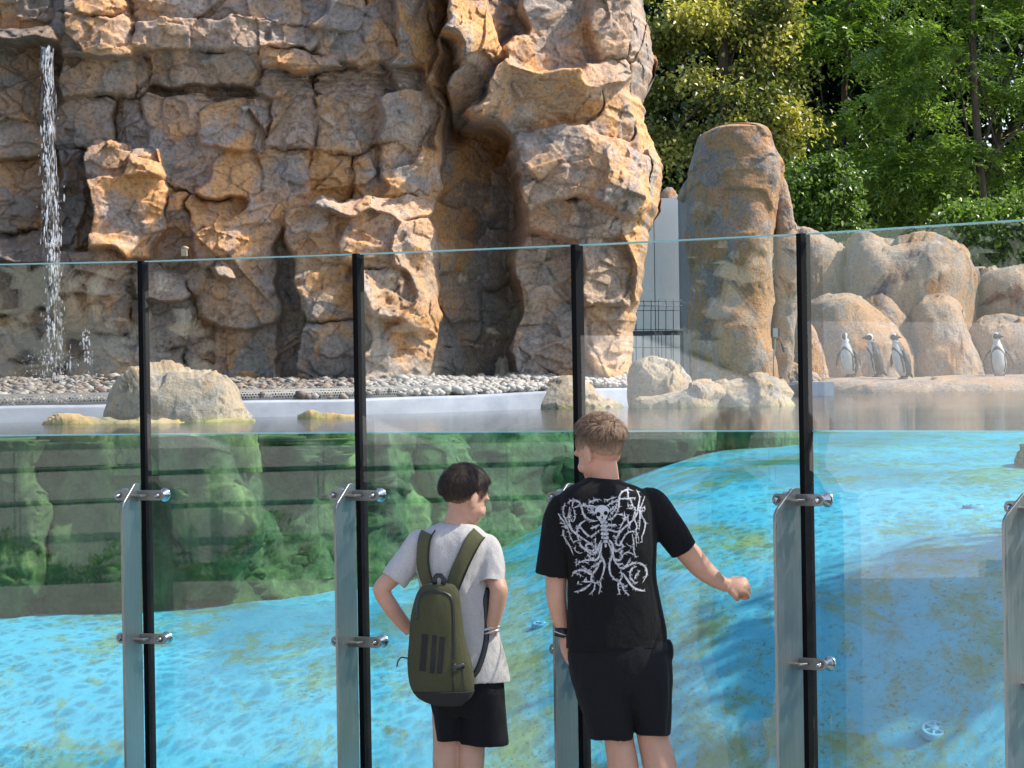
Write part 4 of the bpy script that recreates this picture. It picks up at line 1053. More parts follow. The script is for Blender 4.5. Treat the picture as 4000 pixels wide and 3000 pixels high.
def clump_field(n, ctr, rad, nclump, spread, seed_pts=None):
    """points gathered in boughs spread through an uneven crown"""
    k_ = []
    while len(k_) < nclump:
        u = rand_unit(1)[0] * RNG.uniform(0.25, 1.0) ** 0.5
        k_.append(np.array(ctr) + u * np.array(rad))
    K = np.array(k_); K += 0.25 * np.array(rad) * np.stack([pn(K * 0.9 + 3), pn(K * 0.9 + 30), pn(K * 0.9 + 60)], 1)
    idx = RNG.integers(0, nclump, n)
    sz = RNG.uniform(0.6, 1.3, nclump)[idx][:, None] * np.array(spread)[None]
    return K[idx] + RNG.normal(size=(n, 3)) * sz, idx, K

def trunk(rt, base, top, r0, r1, limbs, targets=None):
    pts = [Vector(base).lerp(Vector(top), t_) + Vector((0.06 * math.sin(t_ * 7), 0.05 * math.cos(t_ * 5), 0)) for t_ in np.linspace(0, 1, 9)]
    v, f = sweep(pts, list(np.linspace(r0, r1, 9)), 10); part('trunk', v, f, M_BARK, rt)
    for L_ in range(limbs):
        t_ = RNG.uniform(0.2, 0.95); s_ = Vector(base).lerp(Vector(top), t_)
        if targets is not None: e_ = Vector(targets[RNG.integers(0, len(targets))])
        else: e_ = s_ + Vector((RNG.normal(0, 1.2), RNG.normal(0, 0.5), RNG.uniform(0.2, 1.2)))
        if (e_ - s_).length > 3.2: e_ = s_ + (e_ - s_).normalized() * 3.2
        m_ = (s_ + e_) / 2 + Vector((0, 0, 0.15)); rr = (r0 + (r1 - r0) * t_) * 0.42
        v, f = sweep([s_, s_.lerp(m_, .5) + Vector((0, 0, .05)), m_, m_.lerp(e_, .5), e_], [rr, rr * .8, rr * .6, rr * .4, rr * .15], 7); part('limb', v, f, M_BARK, rt)

def ash_tree(label, base, top, ctr, rad, ncomp, nclump, spread, mat, r0, limbs, hue0=0.4, group=None, nleaf=9):
    rt = root('ash_tree', base, label, 'tree', group)
    c, idx, K = clump_field(ncomp, ctr, rad, nclump, spread)
    rach = rand_unit(ncomp); rach[:, 2] = rach[:, 2] * 0.5 - 0.25; rach /= np.linalg.norm(rach, axis=1)[:, None]
    up = np.tile([[0, 0, 1.0]], (ncomp, 1)) + rand_unit(ncomp) * 0.55
    Ls = RNG.uniform(0.20, 0.33, ncomp)
    C, A, N, LL = [], [], [], []
    sd = np.cross(rach, up); sd /= np.linalg.norm(sd, axis=1)[:, None]
    for j in range(nleaf):
        t_ = 0.25 + 0.75 * (j // 2) / (nleaf // 2); s_ = 0 if j == nleaf - 1 else (1 if j % 2 else -1)
        C.append(c + rach * (Ls * t_)[:, None] - np.array([[0, 0, 1]]) * (Ls * t_ * t_ * 0.35)[:, None]); A.append(rach * 0.7 + sd * s_ * 1.0 + rand_unit(ncomp) * 0.15); N.append(up + rand_unit(ncomp) * 0.25); LL.append(RNG.uniform(0.075, 0.12, ncomp))
    C, A, N, LL = np.concatenate(C), np.concatenate(A), np.concatenate(N), np.concatenate(LL)
    v, f = leaves_mesh(C, A, N, LL, LL * 0.40)
    o = part('crown', v, f, mat, rt)
    attr(o, 'hue', np.clip(np.repeat(np.tile(hue0 + RNG.normal(0, 0.17, ncomp) + RNG.normal(0, 0.12, nclump)[idx], nleaf), 4), 0, 1))
    trunk(rt, base, top, r0, r0 * 0.35, limbs, K)
    return rt

def leafy_tree(name, label, base, top, ctr, rad, nl, nclump, spread, mat, r0, limbs, size=(0.06, 0.10), hue0=0.35, hsd=0.15, group=None, hue_fn=None, drop=0.35):
    rt = root(name, base, label, 'tree', group)
    c, idx, K = clump_field(nl, ctr, rad, nclump, spread)
    ax = rand_unit(nl); ax[:, 2] -= drop
    L = RNG.uniform(size[0], size[1], nl)
    v, f = leaves_mesh(c, ax, np.tile([[0.2, -0.2, 1.0]], (nl, 1)) + rand_unit(nl) * 0.7, L, L * 0.72)
    o = part('crown', v, f, mat, rt)
    h = hue0 + RNG.normal(0, hsd, nl) + RNG.normal(0, 0.10, nclump)[idx]
    if hue_fn is not None: h = h + hue_fn(c)
    attr(o, 'hue', np.clip(np.repeat(h, 4), 0, 1))
    trunk(rt, base, top, r0, r0 * 0.3, limbs, K)
    return rt

GZ = 1.66
def tp(px, py, y): return tuple(P(px, py, y))
def bs(px, y): q_ = P(px, 1500, y); return (q_.x, y, GZ)
# dark wood behind: separate trees that close the background
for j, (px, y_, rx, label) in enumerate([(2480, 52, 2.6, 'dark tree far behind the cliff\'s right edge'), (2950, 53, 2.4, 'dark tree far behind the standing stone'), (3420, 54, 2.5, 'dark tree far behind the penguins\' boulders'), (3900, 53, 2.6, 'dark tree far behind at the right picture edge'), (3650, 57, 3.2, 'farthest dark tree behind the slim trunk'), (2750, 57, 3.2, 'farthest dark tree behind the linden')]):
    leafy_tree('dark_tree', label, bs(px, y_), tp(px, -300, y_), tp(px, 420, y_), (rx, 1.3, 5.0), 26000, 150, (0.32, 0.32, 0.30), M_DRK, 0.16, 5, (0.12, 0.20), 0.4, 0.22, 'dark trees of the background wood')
# linden in flower
def lf(c): return 0.75 * np.clip(fbm(c * 1.1 + 4, 3) - 0.02, 0, 1) + 0.22 * sstep(3.6, 6.2, c[:, 2])
leafy_tree('linden_tree', 'flowering linden tree with yellow green clusters behind the standing stone', bs(2840, 43), tp(2840, -400, 43), tp(2790, 330, 43), (1.35, 0.9, 3.0), 40000, 165, (0.15, 0.15, 0.11), M_LIN, 0.13, 9, (0.055, 0.095), 0.36, 0.20, None, lf, 0.5)
# ash trees
ash_tree('feathery ash tree with a slim straight trunk at the right', bs(3850, 41.5), tp(3800, -350, 41.5), tp(3800, 380, 41.9), (1.75, 0.8, 2.9), 3900, 120, (0.17, 0.14, 0.085), M_ASH, 0.085, 12, 0.62)
ash_tree('feathery ash tree between the linden and the slim trunk', bs(3280, 44.5), tp(3330, -300, 44.5), tp(3350, 420, 44.5), (1.35, 0.8, 3.0), 3400, 105, (0.17, 0.14, 0.085), M_ASH, 0.07, 9, 0.56)
leafy_tree('young_maple', 'low leafy sapling just above the back row of boulders', bs(3150, 40), tp(3180, 850, 40), tp(3190, 800, 40), (0.55, 0.4, 0.75), 7000, 60, (0.12, 0.12, 0.09), M_ASH, 0.03, 5, (0.05, 0.09), 0.35, 0.2)
leafy_tree('young_maple', 'leafy undergrowth sapling beside the slim trunk above the boulders', bs(3960, 39.5), tp(3960, 850, 39.5), tp(3900, 930, 39.5), (0.8, 0.4, 0.55), 7000, 70, (0.12, 0.12, 0.09), M_ASH, 0.03, 5, (0.05, 0.09), 0.45, 0.2)

# planting along the mirrored wall
n_ = 4600
s_ = RNG.uniform(-6.2, 6.2, n_); hh_ = 0.22 + 0.42 * np.clip(0.5 + fbm(np.column_stack([s_ * 1.3, s_ * 0, s_ * 0]), 2), 0, 1)
o_ = RNG.normal(0.38, 0.13, n_)
c = np.column_stack([c0.x + du_.x * s_ + dn_.x * o_, c0.y + du_.y * s_ + dn_.y * o_, 0.02 + RNG.uniform(0, 1, n_) ** 0.8 * hh_])
L = RNG.uniform(0.05, 0.13, n_); ax = rand_unit(n_); ax[:, 2] += 0.3
v, f = leaves_mesh(c, ax, rand_unit(n_) + (0, 0, .6), L, L * 0.55)
o = part('shrub_border', v, f, M_ASH, None, True, Vector(RW(0, .38, 0))); attr(o, 'hue', np.clip(np.repeat(RNG.normal(0.35, 0.2, n_), 4), 0, 1))
tag(o, 'border of leafy weeds at the foot of the retaining wall mirrored in the glass', 'shrubs', kind='stuff')
# tall trees behind that wall, mirrored as the dark background, and an unseen one added to cast shade on the pool's right half
for j, (s_, off, lab) in enumerate(((-7, -5, 'left'), (-1, -6, 'middle'), (5, -5, 'right'))):
    x_, y_, _z = RW(s_, off, 0)
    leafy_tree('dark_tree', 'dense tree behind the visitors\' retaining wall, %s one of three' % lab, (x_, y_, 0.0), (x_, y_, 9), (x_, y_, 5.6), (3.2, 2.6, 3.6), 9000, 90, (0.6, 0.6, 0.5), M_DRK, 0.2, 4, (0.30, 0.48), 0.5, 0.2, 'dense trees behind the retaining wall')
leafy_tree('added_shade_tree', 'unseen leafy tree added on the bank to shade the right of the pool', (7.6, 13.6, 1.66), (7.2, 13.4, 7.2), (6.9, 13.3, 5.9), (1.1, 1.3, 0.9), 11000, 45, (0.30, 0.30, 0.22), M_ASH, 0.13, 8, (0.09, 0.15), 0.4, 0.2)

# ================================================================== people
def skin_mat(name, c1, c2):
    k = Mat(name, 0.5, spec=0.35)
    n = k.noise(k.pos(), 14, 6, 0.7); red = k.ramp(k.noise(k.pos(), 5, 3, 0.5), [(0.45, 0.0), (0.65, 0.25)])
    k.color(k.mix(red, k.ramp(n, [(0.3, c1 + (1,)), (0.7, c2 + (1,))]), (c1[0] * 1.02, c1[1] * 0.78, c1[2] * 0.78, 1)))
    k.b.inputs['Subsurface Weight'].default_value = 0.12; k.b.inputs['Subsurface Radius'].default_value = (0.012, 0.005, 0.003); k.b.inputs['Subsurface Scale'].default_value = 0.5
    k.bump(k.noise(k.pos(), 160, 3), 0.12, 0.003); return k.m
M_SKIN_A = skin_mat('skin_warm', (0.50, 0.27, 0.185), (0.58, 0.33, 0.235))
M_SKIN_B = skin_mat('skin_pale', (0.52, 0.29, 0.20), (0.60, 0.35, 0.255))
def cloth(name, c1, c2, sc=240, wr=0.5):
    k = Mat(name, 0.92, spec=0.15)
    n = k.noise(k.pos(), sc, 3, 0.7); k.color(k.ramp(n, [(0.35, c1 + (1,)), (0.65, c2 + (1,))]))
    k.b.inputs['Sheen Weight'].default_value = 0.03
    h = k.math('ADD', k.math('MULTIPLY', k.noise(k.pos((1, 1, .55)), 13, 5, 0.55, 1.0), wr), k.math('MULTIPLY', n, 0.10)); k.bump(h, 0.8, 0.022); return k.m
M_BLACK = cloth('black_cotton', (0.006, 0.006, 0.007), (0.011, 0.011, 0.012))
M_NAVY = cloth('black_jersey', (0.008, 0.008, 0.010), (0.014, 0.014, 0.017))
M_GREY = cloth('grey_marl_cotton', (0.42, 0.395, 0.385), (0.56, 0.53, 0.52), 260, 0.5)
M_OLIVE = cloth('olive_canvas', (0.050, 0.050, 0.026), (0.072, 0.072, 0.038), 320, 0.35)
M_OLIVE2 = cloth('olive_webbing', (0.085, 0.083, 0.045), (0.110, 0.105, 0.058), 400, 0.1)
M_DGREY = cloth('dark_grey_canvas', (0.022, 0.022, 0.023), (0.032, 0.032, 0.033), 320, 0.2)
M_BLKPL = Mat('black_plastic', 0.4, (0.012, 0.012, 0.013, 1)).m
M_SOLE = Mat('white_rubber', 0.6, (0.6, 0.6, 0.58, 1)).m

def rings_loft(rows, y, pw=0.8, lip=None, seg=40):
    """closed loft from rows (py, left px, right px, half depth m [, y shift])"""
    V = []; R_ = [r if len(r) > 4 else tuple(r) + (0.0,) for r in rows]
    nr = max(20, len(R_) * 4); S_ = smooth_path(np.array(R_, float), nr)
    def ring(py, a, b, hd, ys, shrink=0.0):
        pa, pb = P(a, py, y), P(b, py, y)
        c = (pa + pb) / 2; w_ = (pb - pa).length / 2 - shrink; hd = hd - shrink
        for i in range(seg):
            t_ = 2 * math.pi * i / seg; cc, ss = math.cos(t_), math.sin(t_)
            V.append((c.x + w_ * math.copysign(abs(cc) ** pw, cc), y + ys + hd * math.copysign(abs(ss) ** pw, ss), c.z + (pb.z - pa.z) / 2 * cc))
    for r in S_: ring(*r)
    n = nr
    if lip:                                            # turn the hem inwards so that the garment ends in an open edge
        py, a, b, hd, ys = S_[-1]
        for dpy, sh in ((2, 0.008), (-lip * 0.5, 0.012), (-lip, 0.014)):
            ring(py + dpy, a, b, hd, ys, sh); n += 1
    f = [tuple(q_[::-1]) for q_ in gridfaces(seg, n, True)] + [tuple(range(seg)), tuple(range((n - 1) * seg, n * seg))[::-1]]
    return np.array(V), f

def tube(pts, n=None, lip=None, seg=24, flat=None):
    """sweep through (px, py, depth, radius px)"""
    A_ = smooth_path(np.array(pts, float), n or len(pts) * 5)
    ps = [P(a[0], a[1], a[2]) for a in A_]; rs = [M(a[3], a[2]) for a in A_]
    if lip:
        d = (ps[-1] - ps[-2]).normalized(); e = ps[-1]; r_ = rs[-1]
        ps += [e + d * 0.001, e - d * lip * 0.5, e - d * lip]; rs += [r_ - 0.009, r_ - 0.012, r_ - 0.013]
        V = []; tdir = d
        a = Vector((0, 1, 0)); 
        v, f = sweep(ps[:-3], rs[:-3], seg, cap=True)
        # hollow mouth: extra rings inside
        last = v[-seg:].copy(); c = last.mean(0)
        rings = [c + (last - c) * (rs[-3 + i] / r_) + np.array(ps[-3 + i] - e) for i in range(3)]
        V = np.concatenate([v] + rings); n0 = len(v)
        f = f[:-1]
        idx = [list(range(n0 - seg, n0))] + [list(range(n0 + i * seg, n0 + (i + 1) * seg)) for i in range(3)]
        for A2, B2 in zip(idx[:-1], idx[1:]): f += [(A2[i], A2[(i + 1) % seg], B2[(i + 1) % seg], B2[i]) for i in range(seg)]
        f += [tuple(idx[-1])]
        return V, f
    return sweep(ps, rs, seg)

def head_parts(mb, c, yaw, pitch, s, roll=0.0):
    R = (Matrix.Rotation(yaw, 3, 'Z') @ Matrix.Rotation(-pitch, 3, 'X') @ Matrix.Rotation(roll, 3, 'Y'))
    def e(p_, r_, rot=None):
        RR = R @ rot if rot is not None else R
        mb.add(*ellipsoid(c + R @ (Vector(p_) * s), [x * s for x in r_], RR, 24, 16))
    e((0, -.012, .028), (.077, .097, .090)); e((0, .022, -.030), (.064, .068, .080)); e((0, .045, -.072), (.046, .042, .042))
    e((0, .066, -.098), (.022, .018, .016)); e((0, .094, -.022), (.0115, .017, .022)); e((0, .098, -.034), (.015, .012, .009)); e((0, .072, .020), (.052, .024, .016))
    e((0, .082, -.060), (.022, .012, .006)); e((0, .080, -.072), (.020, .011, .007))
    for sx in (-1, 1):
        e((sx * .079, -.006, -.016), (.0075, .022, .035), Matrix.Rotation(sx * 0.35, 3, 'Z') @ Matrix.Rotation(0.25, 3, 'X'))
        e((sx * .074, -.002, -.034), (.007, .010, .012)); e((sx * .040, .055, -.040), (.024, .026, .024))
    return R

def hand(mb, wrist, d, back, thumb, s=1.0, curl=0.3, spread=0.10, tcurl=0.3):
    """palm, four fingers, thumb; d towards the fingertips, back = normal of the hand's back, thumb = which side (+-1 along d x back)"""
    d = Vector(d).normalized(); b = Vector(back); b = (b - d * b.dot(d)).normalized(); w = d.cross(b) * thumb
    R = Matrix((tuple(w), tuple(d), tuple(b))).transposed()
    mb.add(*ellipsoid(wrist + d * .048 * s, (.040 * s, .054 * s, .017 * s), R, 18, 12))
    mb.add(*ellipsoid(wrist + d * .072 * s, (.041 * s, .022 * s, .0145 * s), R, 18, 12))
    for i, (o_, L_) in enumerate(((.030, .074), (.010, .083), (-.010, .077), (-.029, .060))):
        k0 = wrist + d * (.082 - abs(i - 1.3) * .004) * s + w * o_ * s + b * .002
        pts = [k0 - d * .02 * s]; cur = k0; ang = curl * 0.7
        pts.append(cur); rr = [.0105 * s, .0100 * s]
        dd = (d + w * (o_ * spread * 12)).normalized()
        for seg_, fr in enumerate((0.45, 0.31, 0.24)):
            dr = dd * math.cos(ang) - b * math.sin(ang)
            cur = cur + dr * L_ * fr * s; pts.append(cur); rr.append((.0094 - seg_ * .0009) * s); ang += curl * (1.25 if seg_ == 0 else 0.9)
        A_ = smooth_path(np.array([tuple(p_) for p_ in pts]), 16); rA = np.interp(np.linspace(0, 1, 16), np.linspace(0, 1, len(rr)), rr)
        mb.add(*sweep([Vector(a) for a in A_], list(rA), 10))
    t0 = wrist + d * .022 * s + w * .026 * s
    td = (d * 0.75 + w * 0.55 - b * 0.35).normalized(); t1 = t0 + td * .036 * s
    td2 = (d * (0.95 - tcurl) + w * (0.15 - tcurl) - b * (0.30 + tcurl)).normalized(); t2 = t1 + td2 * .030 * s; t3 = t2 + (td2 - w * .3 * tcurl).normalized() * .024 * s
    A_ = smooth_path(np.array([tuple(p_) for p_ in (t0, t1, t2, t3)]), 14)
    mb.add(*sweep([Vector(a) for a in A_], list(np.interp(np.linspace(0, 1, 14), [0, .4, .8, 1], [.0145 * s, .0125 * s, .0105 * s, .007 * s])), 10))

def hair(rt, c, R, s, mat, line, top_len, side_len, n, comb, seedv, lift=0.35, fade=0.0, mess=0.05):
    """cap of hair plus separate strands; line(x, y) gives the hairline height in head space"""
    nu, nv = 72, 40
    V = []
    for j in range(nv):
        ph = math.pi * 0.80 * j / (nv - 1)
        for i in range(nu):
            t_ = 2 * math.pi * i / nu; V.append((math.sin(ph) * math.cos(t_), math.sin(ph) * math.sin(t_), math.cos(ph)))
    U_ = np.array(V); E = np.array([0, -.012, .028]); r_ = np.array([.077, .097, .090])
    L_ = E + U_ * r_
    above = L_[:, 2] - line(L_[:, 0], L_[:, 1]) + 0.006 * fbm(U_ * 6 + seedv, 2)
    th = np.where(above > 0, 0.0012 + (top_len * 0.32) * sstep(fade, fade + 0.055, above), -0.012)
    th = th + np.where(above > 0.01, 0.0035 * fbm(U_ * 9 + seedv, 3), 0)
    pts = (E + U_ * (r_ + th[:, None])) * s
    W_ = np.array([tuple(c + R @ Vector(p_)) for p_ in pts])
    mbv = [W_]; mbf = [tuple(q_) for q_ in gridfaces(nu, nv, True)]
    ofs = len(W_)
    # strands
    u = rand_unit(n * 3); u = u[u[:, 2] > -0.75]
    L2 = E + u * r_; ab = L2[:, 2] - line(L2[:, 0], L2[:, 1]); keep = ab > 0.001; u, L2, ab = u[keep][:n], L2[keep][:n], ab[keep][:n]
    m = len(u); lt = side_len + (top_len - side_len) * sstep(fade + 0.004, fade + 0.055, ab); lt = lt * RNG.uniform(0.6, 1.25, m)
    nrm = u / r_; nrm /= np.linalg.norm(nrm, axis=1)[:, None]
    d = (L2 - np.array([0.012, -.070, .105])) + np.array(comb)[None] * sstep(0.02, 0.08, ab)[:, None] + RNG.normal(0, 0.025, (m, 3)) + mess * np.stack([pn(u * 3.1 + seedv), pn(u * 3.1 + seedv + 20), pn(u * 3.1 + seedv + 40)], 1)
    d = d - nrm * (d * nrm).sum(1)[:, None]; d /= np.linalg.norm(d, axis=1)[:, None] + 1e-6
    th2 = 0.001 + (top_len * 0.30) * sstep(fade, fade + 0.055, ab)
    b0 = L2 + nrm * th2[:, None] * 0.7
    lf_ = lift * RNG.uniform(0.3, 1.3, m)[:, None]
    p1 = b0 + d * (lt * 0.4)[:, None] + nrm * lf_ * (lt * 0.40)[:, None]; p2 = p1 + d * (lt * 0.4)[:, None] - nrm * (lt * 0.02)[:, None] + np.array([0, 0, -1]) * (lt * 0.05)[:, None]; p3 = p2 + d * (lt * 0.25)[:, None] - nrm * (lt * 0.12)[:, None] + np.array([0, 0, -1]) * (lt * 0.05)[:, None]
    sd = np.cross(d, nrm) * RNG.uniform(0.0005, 0.0011, m)[:, None]
    q_ = np.stack([b0 - sd, b0 + sd, p1 - sd, p1 + sd, p2 - sd * .8, p2 + sd * .8, p3], 1).reshape(-1, 3) * s
    Wq = q_ @ np.array(R).T + np.array(c)
    i = np.arange(m)[:, None] * 7 + ofs
    fs = [tuple(x) for x in np.concatenate([i + [0, 1, 3], i + [0, 3, 2], i + [2, 3, 5], i + [2, 5, 4], i + [4, 5, 6]])]
    o = part('hair', np.concatenate([W_, Wq]), mbf + fs, mat, rt)
    hv = np.concatenate([np.full(len(W_), 0.3) + 0.1 * fbm(U_ * 14, 2), np.repeat(RNG.uniform(0.1, 1.0, m), 7)])
    attr(o, 'hue', hv)
    attr(o, 'scalp', np.concatenate([1 - sstep(0.0, fade * 0.9 + 0.006, above), np.repeat(0.8 * (1 - sstep(0.0, fade * 0.8 + 0.004, ab)), 7)]))
    return o
def hair_mat(name, c1, c2, c3, skin):
    k = Mat(name, 0.58, spec=0.3); a = k.n('ShaderNodeAttribute', attribute_name='hue').outputs['Fac']
    k.color(k.mix(k.math('MULTIPLY', k.n('ShaderNodeAttribute', attribute_name='scalp').outputs['Fac'], 0.85), k.ramp(a, [(0.0, c1 + (1,)), (0.5, c2 + (1,)), (1.0, c3 + (1,))]), skin)); return k.m
M_HAIR_A = hair_mat('light_brown_hair', (0.075, 0.042, 0.025), (0.165, 0.098, 0.060), (0.31, 0.205, 0.135), (0.44, 0.25, 0.17, 1))
M_HAIR_B = hair_mat('dark_brown_hair', (0.012, 0.007, 0.005), (0.028, 0.017, 0.012), (0.070, 0.045, 0.033), (0.22, 0.12, 0.085, 1))

def bvh_of(o):
    me = o.data; off = LOC[o.parent.name] if o.parent is not None else LOC[o.name]
    r = o
    while r.parent is not None: r = r.parent
    off = LOC[r.name]
    return BVHTree.FromPolygons([v.co + off for v in me.vertices], [tuple(p_.vertices) for p_ in me.polygons])
def hit(bv, px, py):
    d = (_fw * F + _rt * (px - 2000.0) - _up * (py - 1500.0)).normalized()
    h = bv.ray_cast(Vector((0, 0, CAMZ)), d)
    return (h[0], h[1], d) if h[0] is not None else None
def band(bv, path, width, lift, thick=0.0, n=24, taper=None, cross=2):
    """ribbon laid on a surface along a drawn path; optional thickness"""
    A_ = smooth_path(np.array(path, float), n); t_ = np.gradient(A_, axis=0); t_ /= np.linalg.norm(t_, axis=1)[:, None] + 1e-9
    nn = np.stack([-t_[:, 1], t_[:, 0]], 1)
    rows = []
    last = [None] * (cross + 1)
    for i in range(n):
        w_ = width if taper is None else width * np.interp(i / (n - 1), [0, .15, .5, .85, 1], taper)
        r = []
        for j in range(cross + 1):
            p_ = A_[i] + nn[i] * w_ * (j / cross - 0.5)
            h = hit(bv, p_[0], p_[1])
            if h is None:
                r.append(None)
            else: r.append(h[0] - h[2] * lift + h[1] * lift * 0.0)
        if any(x is None for x in r): continue
        rows.append(r)
    if len(rows) < 2: return None
    V = []; K = cross + 1
    for r in rows: V += [tuple(x) for x in r]
    f = [tuple(q_) for q_ in gridfaces(K, len(rows))]
    if thick:
        n0 = len(V)
        for r in rows: V += [(x.x, x.y + thick, x.z) for x in r]
        for i in range(len(rows) - 1):
            a, b = i * K, (i + 1) * K
            f += [(a, b, b + n0, a + n0), (a + K - 1, a + K - 1 + n0, b + K - 1 + n0, b + K - 1)]
        a = (len(rows) - 1) * K
        f += [(0, n0, n0 + K - 1, K - 1), (a, a + K - 1, a + K - 1 + n0, a + n0)]
    return np.array(V), f

def wrinkle(amp, sc, seedv, dirv=(1, 1, 0.45)):
    def fn(co, no):
        d = ridged(co * np.array(dirv) * sc + seedv, 3) - 1.1
        d2 = fbm(co * np.array(dirv) * sc * 0.5 + seedv + 8, 3)
        return co + no * (amp * (0.5 * d + d2))[:, None]
    return fn

# ------------------------------------------------------------------ taller boy
YA = 11.75
pa_ = P(2400, 1500, YA)
boyA = root('person', (pa_.x, YA, 0.0), 'taller boy in a black t-shirt with a skeleton print, pointing at the pool', 'person')
mb = MB()
cA = P(2340, 1762, YA + 0.01)
RA = head_parts(mb, cA, math.radians(48), math.radians(20), 1.04)
mb.add(*tube([(2362, 1935, YA + .0, 66), (2362, 1880, YA - .0, 58), (2358, 1830, YA - .0, 55), (2350, 1770, YA + .01, 52)]))
mb.add(*ellipsoid(P(2360, 1960, YA), (0.15, 0.07, 0.06)))
mb.add(*tube([(2215, 2000, YA, 50), (2180, 2120, YA, 46), (2172, 2250, YA, 41), (2172, 2330, YA, 38.5), (2184, 2400, YA + .01, 34), (2198, 2450, YA + .02, 27), (2200, 2475, YA + .02, 26)]))
hand(mb, P(2200, 2470, YA + .02), (0.10, 0.15, -1), (-1, -0.25, 0), -1, 0.98, 0.28)
mb.add(*tube([(2540, 1972, YA, 48), (2606, 2054, YA + .01, 46), (2664, 2132, YA + .02, 46), (2704, 2176, YA + .03, 46), (2740, 2218, YA + .035, 43), (2790, 2260, YA + .04, 34), (2828, 2283, YA + .045, 27), (2842, 2288, YA + .045, 28)]))
hand(mb, P(2830, 2282, YA + .045), (0.97, 0.12, -0.12), (0.10, -0.80, 0.58), 1, 1.02, 1.40, 0.02, 0.75)
for x0, xs, rr in ((2420, [2405, 2418, 2435, 2438, 2440, 2440], [70, 58, 61, 45, 34, 34]), (2550, [2540, 2552, 2580, 2592, 2596, 2596], [72, 62, 66, 48, 35, 35])):
    mb.add(*tube([(xs[0], 2760, YA, rr[0]), (xs[1], 2885, YA, rr[1]), (xs[2], 3005, YA - .01, rr[2]), (xs[3], 3110, YA, rr[3]), (xs[4], 3210, YA + .01, rr[4]), (xs[5], 3255, YA + .01, rr[5])]))
remesh('body', mb, 0.0042, M_SKIN_A, boyA, 5, 0.5)
hair(boyA, cA, RA, 1.04, M_HAIR_A, lambda x, y: np.interp(y, [-.11, -.075, -.045, -.01, .02, .045, .06, .085], [-.048, -.046, -.030, .004, .016, .014, .046, .060]), 0.040, 0.004, 15000, (0.02, 0.08, 0.01), 3.0, 0.75, 0.046, 0.12)
for sx in (-1, 1):
    v, f = ellipsoid(cA + RA @ Vector((sx * .030, .076, .004)), (.0085, .006, .0055), RA, 12, 8); part('eye', v, f, M_BLKPL, boyA)
mb = MB()
mb.add(*rings_loft([(1866, 2296, 2418, .062), (1882, 2268, 2440, .082), (1902, 2222, 2492, .100), (1930, 2188, 2538, .115), (1980, 2178, 2556, .128), (2050, 2186, 2562, .132), (2140, 2204, 2566, .130), (2250, 2222, 2566, .126), (2380, 2220, 2590, .130), (2450, 2214, 2604, .136), (2530, 2212, 2608, .142)], YA, 0.82, 40))
mb.add(*tube([(2225, 1958, YA, 48), (2196, 2000, YA, 62), (2176, 2110, YA, 66), (2164, 2190, YA, 68), (2158, 2245, YA, 69)], lip=0.05))
mb.add(*tube([(2500, 1944, YA, 46), (2548, 1972, YA, 62), (2606, 2052, YA + .01, 64), (2648, 2112, YA + .015, 61), (2673, 2148, YA + .02, 59)], lip=0.05))
shA = remesh('t_shirt', mb, 0.0052, M_BLACK, boyA, 7, 0.5, post=wrinkle(0.0095, 4.6, 2.2, (1, 1, 0.55)))
mb = MB()
mb.add(*rings_loft([(2490, 2222, 2598, .125), (2560, 2212, 2618, .142), (2630, 2222, 2626, .145), (2680, 2238, 2626, .125), (2710, 2250, 2622, .090)], YA, 0.80))
mb.add(*rings_loft([(2640, 2232, 2470, .130), (2720, 2252, 2474, .125), (2800, 2284, 2474, .108), (2884, 2302, 2472, .100)], YA - .005, 0.85, 40))
mb.add(*rings_loft([(2640, 2410, 2626, .130), (2720, 2430, 2624, .125), (2800, 2470, 2620, .108), (2866, 2486, 2614, .100)], YA + .005, 0.85, 40))
mb.add(*ellipsoid(P(2612, 2545, YA), (0.016, 0.05, 0.045)))
remesh('shorts', mb, 0.0055, M_NAVY, boyA, 6, 0.5, post=wrinkle(0.009, 4.2, 5.5, (1, 1, 0.7)))
# watch
wc = P(2197, 2470, YA + .02)
v, f = sweep([wc + Vector((0.004, 0, 0.018)), wc + Vector((-0.004, 0, -0.018))], [0.0312, 0.0302], 24, True, [0.0292, 0.0285]); part('wristwatch', v, f, M_BLKPL, boyA)
v, f = sweep([wc + Vector((-.001, 0, -0.003)), wc + Vector((-0.002, 0, -0.006))], 0.0318, 24, True, 0.0297); part('wrist_band', v, f, M_SOLE, boyA)
def shoe(rt, px, y, mat):
    q_ = P(px, 3350, y)
    mb = MB(); mb.add(*ellipsoid((q_.x, y + .07, .045), (.045, .135, .045))); mb.add(*ellipsoid((q_.x, y - .01, .07), (.042, .06, .06)))
    v_, f_ = mb.arrays(); v_[:, 2] = np.maximum(v_[:, 2], 0.012)
    mb2 = MB(); mb2.add(v_, f_); remesh('shoe', mb2, 0.007, mat, rt, 3)
shoe(boyA, 2440, YA, M_SOLE); shoe(boyA, 2596, YA, M_SOLE)

